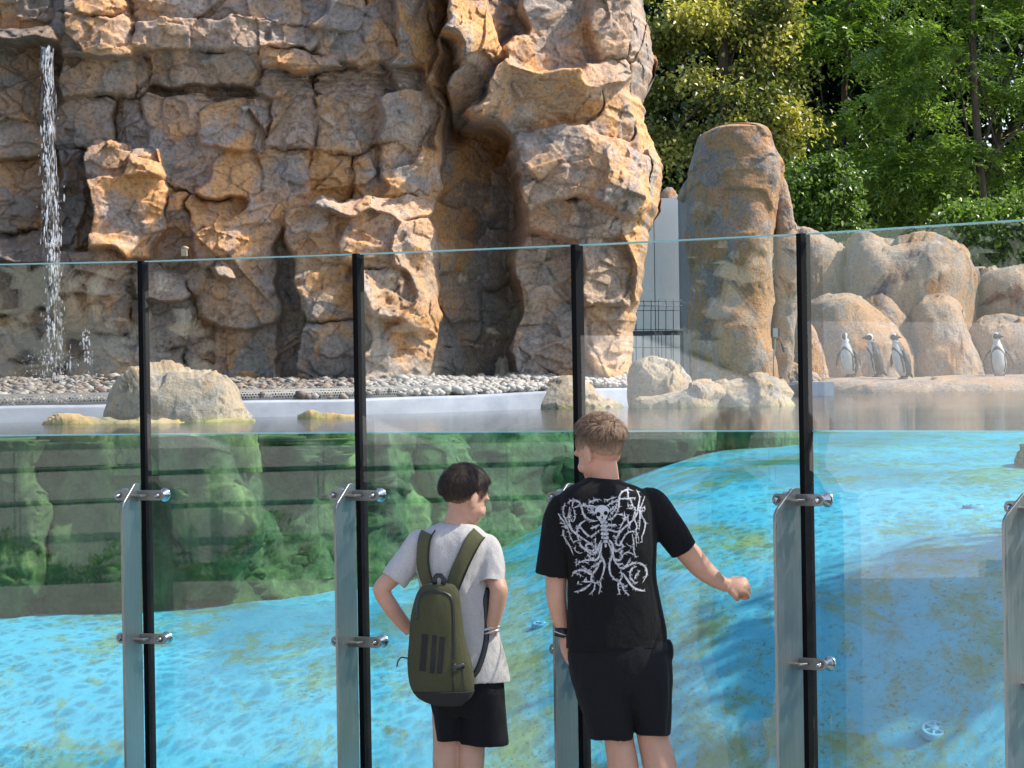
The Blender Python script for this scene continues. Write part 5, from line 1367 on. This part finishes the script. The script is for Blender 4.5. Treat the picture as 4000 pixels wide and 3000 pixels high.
# the print on the back of the shirt
k = Mat('print_white', 0.8); n = k.noise(k.pos(), 130, 4, 0.7)
k.color(k.ramp(n, [(0.36, (0.05, 0.05, 0.055, 1)), (0.47, (0.40, 0.40, 0.43, 1)), (0.7, (0.66, 0.66, 0.70, 1))])); M_PRINT = k.m
bvA = bvh_of(shA)
ZX, ZY, ZS = 2150.0, 1850.0, 450.0 / 1493.0
def zz(pts): return [(ZX + x * ZS, ZY + y * ZS) for x, y in pts]
STROKES = [
 ([(600,430),(500,415),(400,412),(280,450)],24),([(610,610),(540,615),(480,580),(430,530),(400,430),(370,370),(310,345),(250,360),(215,390)],30),([(295,315),(290,380),(280,450)],22),
 ([(250,430),(240,520),(235,600),(270,720),(320,770),(400,830),(480,880),(560,930)],30),([(190,380),(165,470),(170,540),(200,600),(240,680),(300,760)],24),([(300,450),(320,560),(290,620),(250,560),(265,480)],20),
 ([(100,515),(140,580),(200,650),(230,720),(260,820),(310,920)],24),([(115,640),(180,650),(205,670)],16),([(140,690),(190,680),(210,690)],16),([(165,720),(170,800),(220,890),(260,960),(300,1060)],24),
 ([(455,605),(390,650),(355,710),(345,780),(370,880)],28),([(635,660),(580,690),(515,712)],34),([(635,730),(580,780),(520,815),(450,770),(390,700),(330,690)],30),
 ([(660,860),(630,940),(600,1010),(540,1040),(480,1000),(400,940),(380,890)],42),([(560,930),(510,910),(460,930),(480,980),(550,1000),(590,960),(560,930)],26),([(590,830),(580,900),(590,960)],16),
 ([(670,890),(650,1000),(640,1030),(690,1130),(700,1200),(680,1300),(640,1390)],32),([(640,1030),(620,1090),(580,1120),(510,1120),(400,1130)],30),([(660,1100),(640,1150),(590,1190),(520,1210)],36),
 ([(630,1190),(580,1260),(520,1300),(440,1260),(360,1255),(300,1280),(290,1330)],32),([(400,1190),(480,1250),(540,1265)],26),([(300,1280),(360,1300),(430,1340)],20),([(540,1300),(530,1380),(560,1420)],28),
 ([(530,1420),(450,1490),(380,1520),(300,1535)],30),([(580,1420),(560,1510),(500,1570)],22),([(640,1390),(650,1460),(625,1570)],22),([(345,1100),(335,1160),(335,1210)],14),([(340,1180),(390,1145),(450,1145),(505,1180)],20),
 ([(470,1340),(440,1400),(520,1400),(600,1420),(640,1390)],20),([(490,385),(560,350),(630,330)],22),([(430,385),(500,440),(600,440)],14),([(600,500),(560,505),(520,490)],30),([(330,930),(320,990),(370,1030),(420,1020)],14),([(300,880),(360,870),(400,900)],14),([(480,1040),(520,1090),(560,1110)],22),([(360,1390),(375,1440)],12),
 ([(720,420),(800,380),(900,330),(1020,320),(1100,310)],22),([(740,600),(800,580),(860,510),(890,400),(890,310),(930,240),(1000,205),(1085,225)],28),([(1000,175),(1005,250),(1015,320),(1060,390),(1060,450),(1010,440),(1005,360)],22),
 ([(1115,205),(1155,300),(1145,400),(1120,520),(1070,600),(980,680),(900,760),(860,840),(850,900),(900,930),(940,850),(1000,770),(1090,750),(1140,820),(1145,900)],27),([(1225,290),(1190,390),(1160,480),(1190,560),(1230,640),(1210,760),(1185,820),(1195,900)],23),
 ([(1080,420),(1100,480),(1080,560),(1120,680),(1110,760),(1115,950)],22),([(1150,480),(1160,600),(1150,740)],18),([(1160,470),(1200,440),(1235,435)],14),([(1160,480),(1225,490)],14),([(1060,780),(1080,900),(1080,1000),(1115,1095)],22),
 ([(880,525),(940,540),(1000,600),(1035,730)],26),([(960,490),(960,590),(930,650),(895,725)],22),([(1025,530),(980,580),(950,600)],18),([(740,650),(790,670),(855,655)],30),([(745,715),(800,740),(875,750),(980,690)],26),
 ([(750,850),(800,910),(830,1000),(900,980),(940,940),(900,880)],36),([(740,880),(790,980),(810,1030),(780,1120),(765,1210),(780,1300),(830,1370),(880,1400)],32),([(815,1040),(830,1100),(890,1120),(930,1080),(910,1020),(950,990)],32),
 ([(930,1060),(1000,1020),(1080,1050),(1115,1095)],22),([(820,1110),(880,1180),(940,1160)],30),([(860,1170),(920,1230),(1000,1200),(1080,1160),(1170,1165),(1240,1230),(1245,1320),(1190,1420)],31),([(1040,1090),(990,1180),(940,1220)],20),
 ([(1120,1200),(1050,1240),(1035,1320),(1070,1390),(1130,1430)],25),([(1165,1255),(1110,1310),(1090,1380)],16),([(910,1250),(930,1330),(900,1400),(940,1450),(1000,1470)],27),([(940,1290),(1000,1380),(1060,1460),(1140,1505),(1235,1525)],32),
 ([(880,1400),(880,1480),(905,1575)],22),([(920,1440),(960,1520),(1025,1580)],22),([(690,330),(740,340),(800,320),(870,300)],18),([(860,380),(840,460),(780,530)],14),([(740,490),(790,470),(830,420)],24),([(820,790),(850,850)],14),([(980,900),(1010,930),(1050,940)],14)]
mbp = MB()
for pts, w_ in STROKES:
    q_ = zz(pts)
    r_ = band(bvA, q_, w_ * ZS * 0.82, 0.0022, 0, max(10, len(pts) * 6), (0.35, 1, 1.0, 0.8, 0.10), 1)
    if r_ is not None: mbp.add(*r_)
    A_ = smooth_path(np.array(q_), max(6, len(pts) * 3)); t_ = np.gradient(A_, axis=0); t_ /= np.linalg.norm(t_, axis=1)[:, None] + 1e-9
    for i in range(1, len(A_) - 1):                      # thorns
        if RNG.uniform() < 0.55:
            s_ = 1 if RNG.uniform() < .5 else -1
            e_ = A_[i] + np.array([-t_[i][1], t_[i][0]]) * s_ * RNG.uniform(7, 13) + t_[i] * RNG.uniform(2, 7)
            r_ = band(bvA, [tuple(A_[i]), tuple((A_[i] + e_) / 2), tuple(e_)], 4.2, 0.0023, 0, 4, (1, .9, .6, .3, .08), 1)
            if r_ is not None: mbp.add(*r_)
for (bx0, by0), (bx1, by1), a0 in (((430, 400), (600, 445), 0), ((500, 360), (630, 330), 0), ((700, 350), (1090, 330), 0), ((480, 470), (560, 520), 0), ((770, 540), (870, 400), 0)):
    for t_ in np.linspace(0, 1, 9):
        x, y = bx0 + (bx1 - bx0) * t_, by0 + (by1 - by0) * t_
        an = RNG.uniform(0, 2 * math.pi); L_ = RNG.uniform(25, 50)
        r_ = band(bvA, zz([(x, y), (x + L_ * .5 * math.cos(an), y + L_ * .5 * math.sin(an)), (x + L_ * math.cos(an), y + L_ * math.sin(an))]), 4.0, 0.0023, 0, 4, (1, .9, .6, .3, .08), 1)
        if r_ is not None: mbp.add(*r_)
def blob(cx, cy, rx, ry, lift, n=22):
    V, ok = [], True
    for r_ in (0, 1):
        for i in range(n if r_ else 1):
            a = 2 * math.pi * i / n; h = hit(bvA, ZX + (cx + r_ * rx * math.cos(a)) * ZS, ZY + (cy + r_ * ry * math.sin(a)) * ZS)
            V.append(tuple(h[0] - h[2] * lift))
    return np.array(V), [(0, 1 + i, 1 + (i + 1) % n) for i in range(n)]

for i_, (yy, hw_) in enumerate(((630, 48), (680, 50), (730, 52), (780, 54), (830, 50), (880, 34), (930, 16))):
    mbp.add(*blob(692 + i_ * 4, yy, hw_, 27, 0.0025))
pr_ = mbp.build('printed_skeleton', M_PRINT, shA, False); pr_['kind'] = 'stuff'; pr_['label'] = 'white skull and thorny bones printed on the shirt back'
mbp = MB()
for a in ((668, 485, 92, 78), (668, 550, 72, 52), (668, 590, 48, 32)): mbp.add(*blob(*a, 0.0042 + 0.0001 * a[2] / 80))
o = mbp.build('printed_skull', Mat('print_skull_grey', 0.8, (0.50, 0.50, 0.53, 1)).m, shA, False)
mbp = MB()
for a in ((622, 527, 27, 30), (718, 512, 27, 28), (672, 568, 12, 18), (655, 600, 4, 12), (672, 602, 4, 12), (690, 600, 4, 12)): mbp.add(*blob(*a, 0.0052))
for i_ in range(6): mbp.add(*blob(694 + i_ * 4, 655 + i_ * 50, 40, 4, 0.0033))
o = mbp.build('print_dark_detail', M_BLACK, shA, False); o['kind'] = 'stuff'

# ------------------------------------------------------------------ smaller boy
YB = 12.15
pb_ = P(1800, 1500, YB)
boyB = root('person', (pb_.x, YB, 0.0), 'smaller boy in a grey t-shirt and black shorts wearing a backpack', 'person')
mb = MB()
cB = P(1818, 1942, YB + 0.01)
RB = head_parts(mb, cB, math.radians(-56), math.radians(22), 1.0)
mb.add(*tube([(1772, 2110, YB, 58), (1780, 2060, YB, 52), (1794, 2010, YB, 49), (1806, 1950, YB + .01, 46)]))
mb.add(*ellipsoid(P(1775, 2125, YB), (0.11, 0.06, 0.05)))
mb.add(*tube([(1640, 2130, YB, 42), (1570, 2220, YB - .01, 38), (1505, 2282, YB - .03, 35), (1492, 2312, YB - .03, 34), (1530, 2375, YB - .02, 32), (1570, 2428, YB, 28), (1604, 2468, YB + .01, 23)]))
hand(mb, P(1602, 2466, YB + .01), (0.72, 0.30, -0.55), (-0.5, -0.2, 0.85), -1, 0.85, 0.25)
mb.add(*tube([(1905, 2150, YB, 42), (1922, 2225, YB - .04, 38), (1945, 2292, YB - .10, 36), (1948, 2318, YB - .11, 35), (1938, 2380, YB - .10, 31), (1926, 2430, YB - .09, 26), (1918, 2462, YB - .08, 22), (1915, 2478, YB - .08, 22)]))
hand(mb, P(1917, 2455, YB - .07), (0.30, 0.92, -0.22), (0.85, -0.2, 0.45), 1, 0.82, 0.45)
for xs, rr in (([1745, 1742, 1741, 1742, 1744, 1744], [60, 51, 51, 40, 30, 30]), ([1850, 1842, 1838, 1838, 1840, 1840], [62, 54, 54, 42, 31, 31])):
    mb.add(*tube([(xs[0], 2760, YB, rr[0]), (xs[1], 2890, YB, rr[1]), (xs[2], 2985, YB - .01, rr[2]), (xs[3], 3070, YB, rr[3]), (xs[4], 3160, YB + .01, rr[4]), (xs[5], 3195, YB + .01, rr[5])]))
remesh('body', mb, 0.0042, M_SKIN_B, boyB, 5, 0.5)
hair(boyB, cB, RB, 1.0, M_HAIR_B, lambda x, y: np.interp(y, [-.11, -.075, -.045, -.018, .012, .03, .055, .085], [-.066, -.064, -.046, -.008, .014, .004, .040, .052]), 0.036, 0.006, 15000, (0.0, 0.05, -0.01), 9.0, 0.50, 0.032, 0.12)
for sx in (-1, 1):
    v, f = ellipsoid(cB + RB @ Vector((sx * .028, .073, .004)), (.008, .006, .005), RB, 12, 8); part('eye', v, f, M_BLKPL, boyB)
mb = MB()
mb.add(*rings_loft([(2040, 1722, 1846, .055), (2054, 1690, 1872, .075), (2078, 1650, 1900, .092), (2110, 1630, 1918, .104), (2170, 1626, 1924, .112), (2250, 1634, 1922, .112), (2340, 1642, 1932, .110), (2440, 1648, 1950, .112), (2550, 1654, 1976, .118), (2662, 1662, 1996, .125)], YB, 0.82, 40))
mb.add(*tube([(1668, 2098, YB, 40), (1632, 2128, YB, 54), (1582, 2200, YB - .01, 53), (1538, 2264, YB - .02, 52)], lip=0.045))
mb.add(*tube([(1880, 2106, YB, 40), (1906, 2138, YB - .01, 52), (1920, 2210, YB - .05, 53), (1920, 2286, YB - .09, 52)], lip=0.045))
shB = remesh('t_shirt', mb, 0.0052, M_GREY, boyB, 6, 0.5, post=wrinkle(0.012, 5.0, 6.6, (1.0, 1, 0.5)))
mb = MB()
mb.add(*rings_loft([(2620, 1672, 1962, .105), (2680, 1674, 1970, .116), (2740, 1680, 1974, .112), (2790, 1690, 1974, .100)], YB, 0.80))
mb.add(*rings_loft([(2700, 1682, 1806, .105), (2790, 1692, 1802, .095), (2895, 1702, 1797, .088)], YB, 0.85, 36))
mb.add(*rings_loft([(2700, 1780, 1972, .108), (2790, 1788, 1978, .102), (2908, 1792, 1988, .098)], YB, 0.85, 36))
remesh('shorts', mb, 0.0055, M_NAVY, boyB, 6, 0.5, post=wrinkle(0.008, 5.0, 15.5, (1, 1, 0.5)))
shoe(boyB, 1744, YB, M_SOLE); shoe(boyB, 1840, YB, M_SOLE)
wc = P(1918, 2462, YB - .08)
for dz, rr, mt in ((0.006, 0.0272, M_SOLE), (-0.010, 0.0282, Mat('bead_silver', 0.3, (0.55, 0.53, 0.56, 1), 0.6).m)):
    ring = [wc + Vector((rr * math.cos(a) * 1.15, rr * math.sin(a), dz + 0.010 * math.cos(a + 0.6))) for a in np.linspace(0, 2 * math.pi, 25)]
    v, f = sweep(ring, 0.0042, 8, False); part('bracelet', v, f, mt, boyB)

# ------------------------------------------------------------------ backpack
YP = YB - 0.17
bp = root('backpack', tuple(P(1720, 2740, YP)), 'olive green backpack with three dark stripes on the smaller boy\'s back', 'backpack')
mb = MB()
mb.add(*rings_loft([(2279, 1668, 1762, .035), (2290, 1645, 1780, .052), (2330, 1622, 1796, .068), (2400, 1606, 1804, .078), (2500, 1596, 1818, .086), (2600, 1590, 1846, .094), (2680, 1602, 1852, .094), (2720, 1630, 1836, .080), (2742, 1668, 1812, .060)], YP, 0.70, None, 48))
body_bp = remesh('pack_body', mb, 0.005, M_OLIVE, bp, 5, 0.5, post=wrinkle(0.004, 7.0, 22.0))
mb = MB(); mb.add(*rings_loft([(2694, 1606, 1856, .099), (2724, 1632, 1840, .086), (2744, 1668, 1816, .066), (2756, 1705, 1806, .045)], YP, 0.70, None, 48)); remesh('base_panel', mb, 0.005, M_DGREY, bp, 3, 0.5)
bvP = bvh_of(body_bp); bvS = bvh_of(shB)
def bpart(name, bv, path, w_, lift, mat, thick=0.0, n=24, cross=2, par=bp, taper=None):
    r_ = band(bv, path, w_, lift, thick, n, taper, cross)
    if r_ is None: return None
    return part(name, r_[0], r_[1], mat, par)
sl = bpart('shoulder_strap', bvS, [(1676, 2060), (1656, 2110), (1650, 2190), (1660, 2250), (1680, 2296)], 47, 0.016, M_OLIVE2, 0.014, 30, 4)
sr = bpart('shoulder_strap', bvS, [(1872, 2082), (1846, 2112), (1812, 2180), (1786, 2240), (1766, 2300)], 58, 0.016, M_OLIVE2, 0.014, 30, 4)
for path, par in (([(1653, 2110), (1630, 2160), (1628, 2200), (1640, 2260)], sl),):
    pass
bpart('strap_edge', bvS, [(1894, 2098), (1872, 2130), (1838, 2196), (1812, 2256), (1794, 2300)], 5, 0.019, M_DGREY, 0.010, 26, 1, sr)
bpart('strap_edge', bvS, [(1700, 2070), (1680, 2112), (1674, 2190), (1684, 2250), (1702, 2290)], 5, 0.019, M_DGREY, 0.010, 26, 1, sl)
bpart('zipper', bvP, [(1632, 2420), (1630, 2360), (1646, 2325), (1690, 2311), (1740, 2317), (1766, 2345), (1772, 2420), (1774, 2500), (1775, 2575)], 9, 0.003, M_BLKPL, 0.002, 60, 2)
for (x0, y0), (x1, y1), w_ in (((1661, 2478), (1650, 2622), 24), ((1698, 2482), (1688, 2630), 19), ((1728, 2488), (1717, 2632), 21)):
    bpart('stripe', bvP, [(x0, y0), ((x0 + x1) / 2, (y0 + y1) / 2), (x1, y1)], w_, 0.0022, M_DGREY, 0.0, 14, 3)
bpart('pocket_seam', bvP, [(1770, 2592), (1768, 2650), (1772, 2715)], 4, 0.0025, M_DGREY, 0.0, 14, 1)
bpart('pocket_seam', bvP, [(1806, 2600), (1808, 2650), (1812, 2700)], 4, 0.0025, M_DGREY, 0.0, 14, 1)
bpart('side_webbing', bvP, [(1766, 2606), (1790, 2606), (1812, 2598)], 20, 0.006, M_BLKPL, 0.004, 12, 2)
bpart('buckle', bvP, [(1772, 2594), (1774, 2610), (1776, 2622)], 18, 0.011, M_BLKPL, 0.008, 8, 2)
bpart('buckle', bvP, [(1598, 2560), (1597, 2576), (1596, 2590)], 16, 0.010, M_BLKPL, 0.008, 8, 2)
v, f = sweep([P(1700, 2288, YP - .03), P(1697, 2262, YP - .035), P(1706, 2248, YP - .035), P(1722, 2248, YP - .04), P(1734, 2262, YP - .04), P(1730, 2284, YP - .04)], 0.010, 8, True, 0.003, (0, 1, 0)); part('handle_loop', v, f, M_BLKPL, bp)
A_ = smooth_path([(1596, 2572, 0), (1570, 2568, 0), (1556, 2580, 0), (1550, 2604, 0)], 14); v, f = sweep([P(a[0], a[1], YP - .02) for a in A_], 0.0028, 8, True, 0.011, (0, 1, 0)); part('loose_strap_end', v, f, M_BLKPL, bp)
A_ = smooth_path([(1905, 2296, 0), (1898, 2340, 0), (1900, 2400, 0), (1902, 2470, 0), (1892, 2540, 0), (1868, 2612, 0), (1848, 2640, 0)], 26); 
V = []
for a in A_:
    h = hit(bvS, a[0], a[1]); y_ = (h[0].y - 0.006) if h else YB - .08
    V.append(P(a[0], a[1], y_))
v, f = sweep(V, 0.011, 8, True, 0.0028, (0, 1, 0)); part('lower_strap', v, f, M_BLKPL, bp)

# ================================================================== penguins
k = Mat('penguin_plumage', 0.55, spec=0.3); k.color(k.n('ShaderNodeAttribute', attribute_name='Col').outputs['Color'])
k.bump(k.noise(k.pos(), 220, 3), 0.3, 0.004); M_PENG = k.m
def penguin(px, py, y, h, yaw, head_yaw, lean, label, flip=0.35):
    """yaw 0 faces the camera, + turns to the picture's left; lean moves the head sideways in metres"""
    base = P(px, py, y); s = h / 0.46
    f = Vector((-math.sin(yaw), -math.cos(yaw), 0)); r = Vector((f.y, -f.x, 0))            # r = the bird's left
    ax = lambda t: Vector((lean * t * t, 0, 0))
    mb = MB()
    prof = [(0.020, .030, .03, -.0), (0.05, .062, .065, .0), (0.11, .080, .082, .008), (0.18, .082, .085, .016), (0.25, .073, .076, .016), (0.31, .058, .060, .008), (0.345, .043, .046, .0), (0.37, .034, .037, -.002), (0.40, .030, .033, .0)]
    PR = smooth_path(np.array(prof), 26); V = []
    for z, w_, d_, o_ in PR:
        c = ax(z / 0.42) * s + f * o_ * s
        for i in range(22):
            t_ = 2 * math.pi * i / 22; q_ = base + c + r * (w_ * s * math.cos(t_)) + f * (d_ * s * math.sin(t_)); V.append((q_.x, q_.y, base.z + z * s))
    n = len(PR); mb.add(np.array(V), [tuple(a) for a in gridfaces(22, n, True)] + [tuple(range(22))[::-1], tuple(range((n - 1) * 22, n * 22))])
    hf = Vector((-math.sin(head_yaw), -math.cos(head_yaw), 0)); hr = Vector((hf.y, -hf.x, 0))
    hc = base + ax(1.0) * s + Vector((0, 0, 0.415 * s)) + hf * .010 * s
    R = Matrix((tuple(hr), tuple(hf), (0, 0, 1))).transposed()
    mb.add(*ellipsoid(hc, (.040 * s, .048 * s, .042 * s), R, 18, 12))
    mb.add(*sweep([hc + hf * .030 * s + Vector((0, 0, -.002)), hc + hf * .058 * s + Vector((0, 0, -.004 * s)), hc + hf * .080 * s + Vector((0, 0, -.011 * s))], [.016 * s, .010 * s, .004 * s], 10))
    for sx in (-1, 1):
        sh = base + ax(0.66) * s + r * sx * .066 * s + Vector((0, 0, .285 * s))
        e_ = sh + r * sx * flip * .16 * s + Vector((0, 0, -.17 * s)) - f * .010 * s
        mb.add(*sweep([sh, sh.lerp(e_, .3) + r * sx * .016 * s, sh.lerp(e_, .65) + r * sx * .012 * s, e_], [.020 * s, .034 * s, .030 * s, .010 * s], 12, True, [.010 * s, .010 * s, .008 * s, .004 * s], r))
        ft = base + r * sx * .034 * s
        mb.add(*sweep([ft + Vector((0, 0, .045 * s)), ft + Vector((0, 0, .010 * s)) + f * .01 * s], [.020 * s, .014 * s], 10))
        for a in (-0.35, 0, 0.35):
            d = f * math.cos(a) + r * math.sin(a); mb.add(*sweep([ft + Vector((0, 0, .010 * s)), ft + d * .05 * s + Vector((0, 0, .006 * s))], [.012 * s, .007 * s], 8))
    tl = base - f * .055 * s; mb.add(*sweep([tl + Vector((0, 0, .06 * s)), tl - f * .045 * s + Vector((0, 0, .012 * s))], [.026 * s, .008 * s], 10))
    o = remesh('penguin', mb, 0.0045 * s, M_PENG, None, 3, 0.5, base=base)
    co = np.empty(len(o.data.vertices) * 3, np.float32); o.data.vertices.foreach_get('co', co); co = co.reshape(-1, 3).astype(float) / s
    z = co[:, 2]; cx = np.column_stack([lean * (np.clip(z, 0, .42) / .42) ** 2, 0 * z, 0 * z]); d = co - cx
    ff = d @ np.array(f); rr = d @ np.array(r); rad = np.hypot(ff, rr) + 1e-6; ang = np.arctan2(np.abs(rr), ff)     # 0 = front
    nz = 0.12 * fbm(co * 30, 3)
    col = np.tile([[0.46, 0.44, 0.42]], (len(co), 1)); blk = np.array([0.022, 0.023, 0.027])
    back = (ang + nz > 1.05) & (z < 0.37)
    bandm = (np.abs(z - (0.300 - 0.085 * np.clip(ang, 0, 1.2) ** 2) + 0.02 * nz) < 0.015) & (ang < 1.35) & (z < .33)
    side = (np.abs(ang + nz * .5 - 0.82) < 0.11) & (z < 0.25) & (z > 0.06)
    fl = (np.abs(rr) > 0.088) & (z < .30)
    col[back | bandm | side | fl] = blk
    # head: dark face and cap with a white band looping from the brow
    hl = (co - np.array(hc - base) / s); hff = hl @ np.array(hf); hrr = hl @ np.array(hr); hz = hl[:, 2]
    hd = z > 0.375
    white = hd & (np.abs(np.hypot(hff - 0.004, hz + 0.004) - 0.037) < 0.008) & (np.abs(hrr) > 0.012) & (hff < 0.03)
    col[hd] = blk; col[white] = (0.52, 0.50, 0.48)
    col[(z > 0.365) & (z <= 0.385) & (ang < 1.6)] = (0.52, 0.50, 0.48)
    col[z < 0.03] = (0.03, 0.028, 0.028)
    dirt = np.clip(0.5 + fbm(co * 18 + 3, 3), 0, 1)[:, None]; col = col * (0.82 + 0.25 * dirt)
    ca = o.data.color_attributes.new('Col', 'FLOAT_COLOR', 'POINT'); ca.data.foreach_set('color', np.column_stack([col, np.ones(len(col))]).astype(np.float32).ravel())
    tag(o, label, 'penguin', 'penguins on the rock ledge')
    return o
YPG = 32.2
penguin(3325, 1474, YPG, 0.475, math.radians(34), math.radians(195), -0.065, 'leftmost penguin, belly to the viewer and head turned away', 0.45)
penguin(3428, 1473, YPG + .1, 0.465, math.radians(82), math.radians(90), -0.070, 'dark backed penguin looking left, second from the left', 0.25)
penguin(3535, 1480, YPG - .25, 0.485, math.radians(58), math.radians(-60), -0.11, 'leaning penguin with its head turned right, third from the left', 0.5)
penguin(3905, 1478, YPG - .1, 0.49, math.radians(14), math.radians(-48), -0.030, 'lone penguin standing apart on the right', 0.55)

# ================================================================== waterfall
k = Mat('falling_water', 0.08, (0.86, 0.88, 0.92, 1), 0.0, 0.8)
k.b.inputs['Alpha'].default_value = 0.38; M_FALL = k.m
k = Mat('water_film', 0.12, (0.80, 0.80, 0.82, 1)); k.l(k.ramp(k.noise(k.pos((9, 9, 0.9)), 9, 5, 0.6), [(0.50, 0.0), (0.80, 0.55)]), k.b.inputs['Alpha']); M_FILM = k.m
wf = root('waterfall', tuple(P(205, 1500, 20.35)), 'thin waterfall of bright drops running down the left of the cliff', 'waterfall')
bm = bmesh.new(); bmesh.ops.create_icosphere(bm, subdivisions=1, radius=1.0)
ov = np.array([v.co[:] for v in bm.verts]); of = np.array([[v.index for v in f.verts] for f in bm.faces]); bm.free()
def drops(n, cx_fn, sd_fn, y0, y1, size, stretch, name, yy):
    py = RNG.uniform(y0, y1, n); t_ = (py - y0) / (y1 - y0)
    cl = RNG.integers(0, 7, n)
    px = cx_fn(t_) + sd_fn(t_) * (RNG.normal(0, 0.55, n) + (cl - 3) * 0.32)
    pos = np.array([tuple(P(a, b, yy + RNG.uniform(-.06, .06))) for a, b in zip(px, py)])
    s_ = np.exp(RNG.normal(math.log(size), 0.45, n)); S_ = np.column_stack([s_, s_, s_ * stretch * RNG.uniform(0.6, 1.6, n)])
    V = (ov[None] * S_[:, None] + pos[:, None]).reshape(-1, 3); Fq = (of[None] + (np.arange(n) * len(ov))[:, None, None]).reshape(-1, 3)
    o = part(name, V, Fq, M_FALL, wf); o['kind'] = 'stuff'
cxf = lambda t_: 180 + 22 * t_ + 4 * np.sin(t_ * 9)
drops(430, cxf, lambda t_: 10 + 16 * t_, 185, 960, 0.0024, 5.0, 'falling_drops', 20.30)
drops(260, lambda t_: 206 + 6 * t_, lambda t_: 13 + 26 * t_, 930, 1490, 0.0024, 4.0, 'falling_drops', 20.20)
drops(260, lambda t_: 205 + 0 * t_, lambda t_: 60 + 90 * t_, 1380, 1500, 0.0022, 1.4, 'splash_drops', 20.1)
drops(70, lambda t_: 330 + 12 * t_, lambda t_: 10 + 8 * t_, 1290, 1420, 0.0024, 2.5, 'side_drops', 20.2)
rows = []
for t_ in np.linspace(0, 1, 60):
    py = 178 + 1310 * t_; c = 180 + 30 * t_; w_ = 26 + 16 * t_
    rows.append([tuple(P(c + w_ * a, py, 20.36 - 0.05 * math.cos(a * 2) - 0.08 * math.sin(t_ * 3))) for a in np.linspace(-1, 1, 9)])
for j in range(7):                                     # thin running threads
    x0 = 172 + j * 6 + RNG.uniform(-3, 3); y0 = 182 + RNG.uniform(0, 60); y1 = RNG.uniform(700, 1440)
    pts = [P(x0 + (py - 182) * 0.022 + 5 * math.sin(py * 0.02 + j), py, 20.33) for py in np.linspace(y0, y1, 30)]
    v, f = sweep(pts, [0.003 + 0.0025 * abs(math.sin(i * 1.3 + j)) for i in range(30)], 6); part('water_thread', v, f, M_FILM, wf)
part('water_film', np.array(rows).reshape(-1, 3), gridfaces(9, 60), M_FILM, wf)

# small electrical box on the cliff
jb = root('junction_box', tuple(P(718, 985, 20.55)), 'small beige box fixed to the cliff above the first seam', 'box')
v, f = pbox(709, 731, 972, 1000, 20.55, 0.05); part('box_cover', v, f, Mat('box_beige', 0.5, (0.40, 0.33, 0.22, 1)).m, jb, False)
v, f = sweep([P(712, 970, 20.55), P(720, 966, 20.53), P(734, 970, 20.55)], 0.010, 8); part('conduit', v, f, Mat('conduit_beige', 0.5, (0.36, 0.30, 0.2, 1)).m, jb)
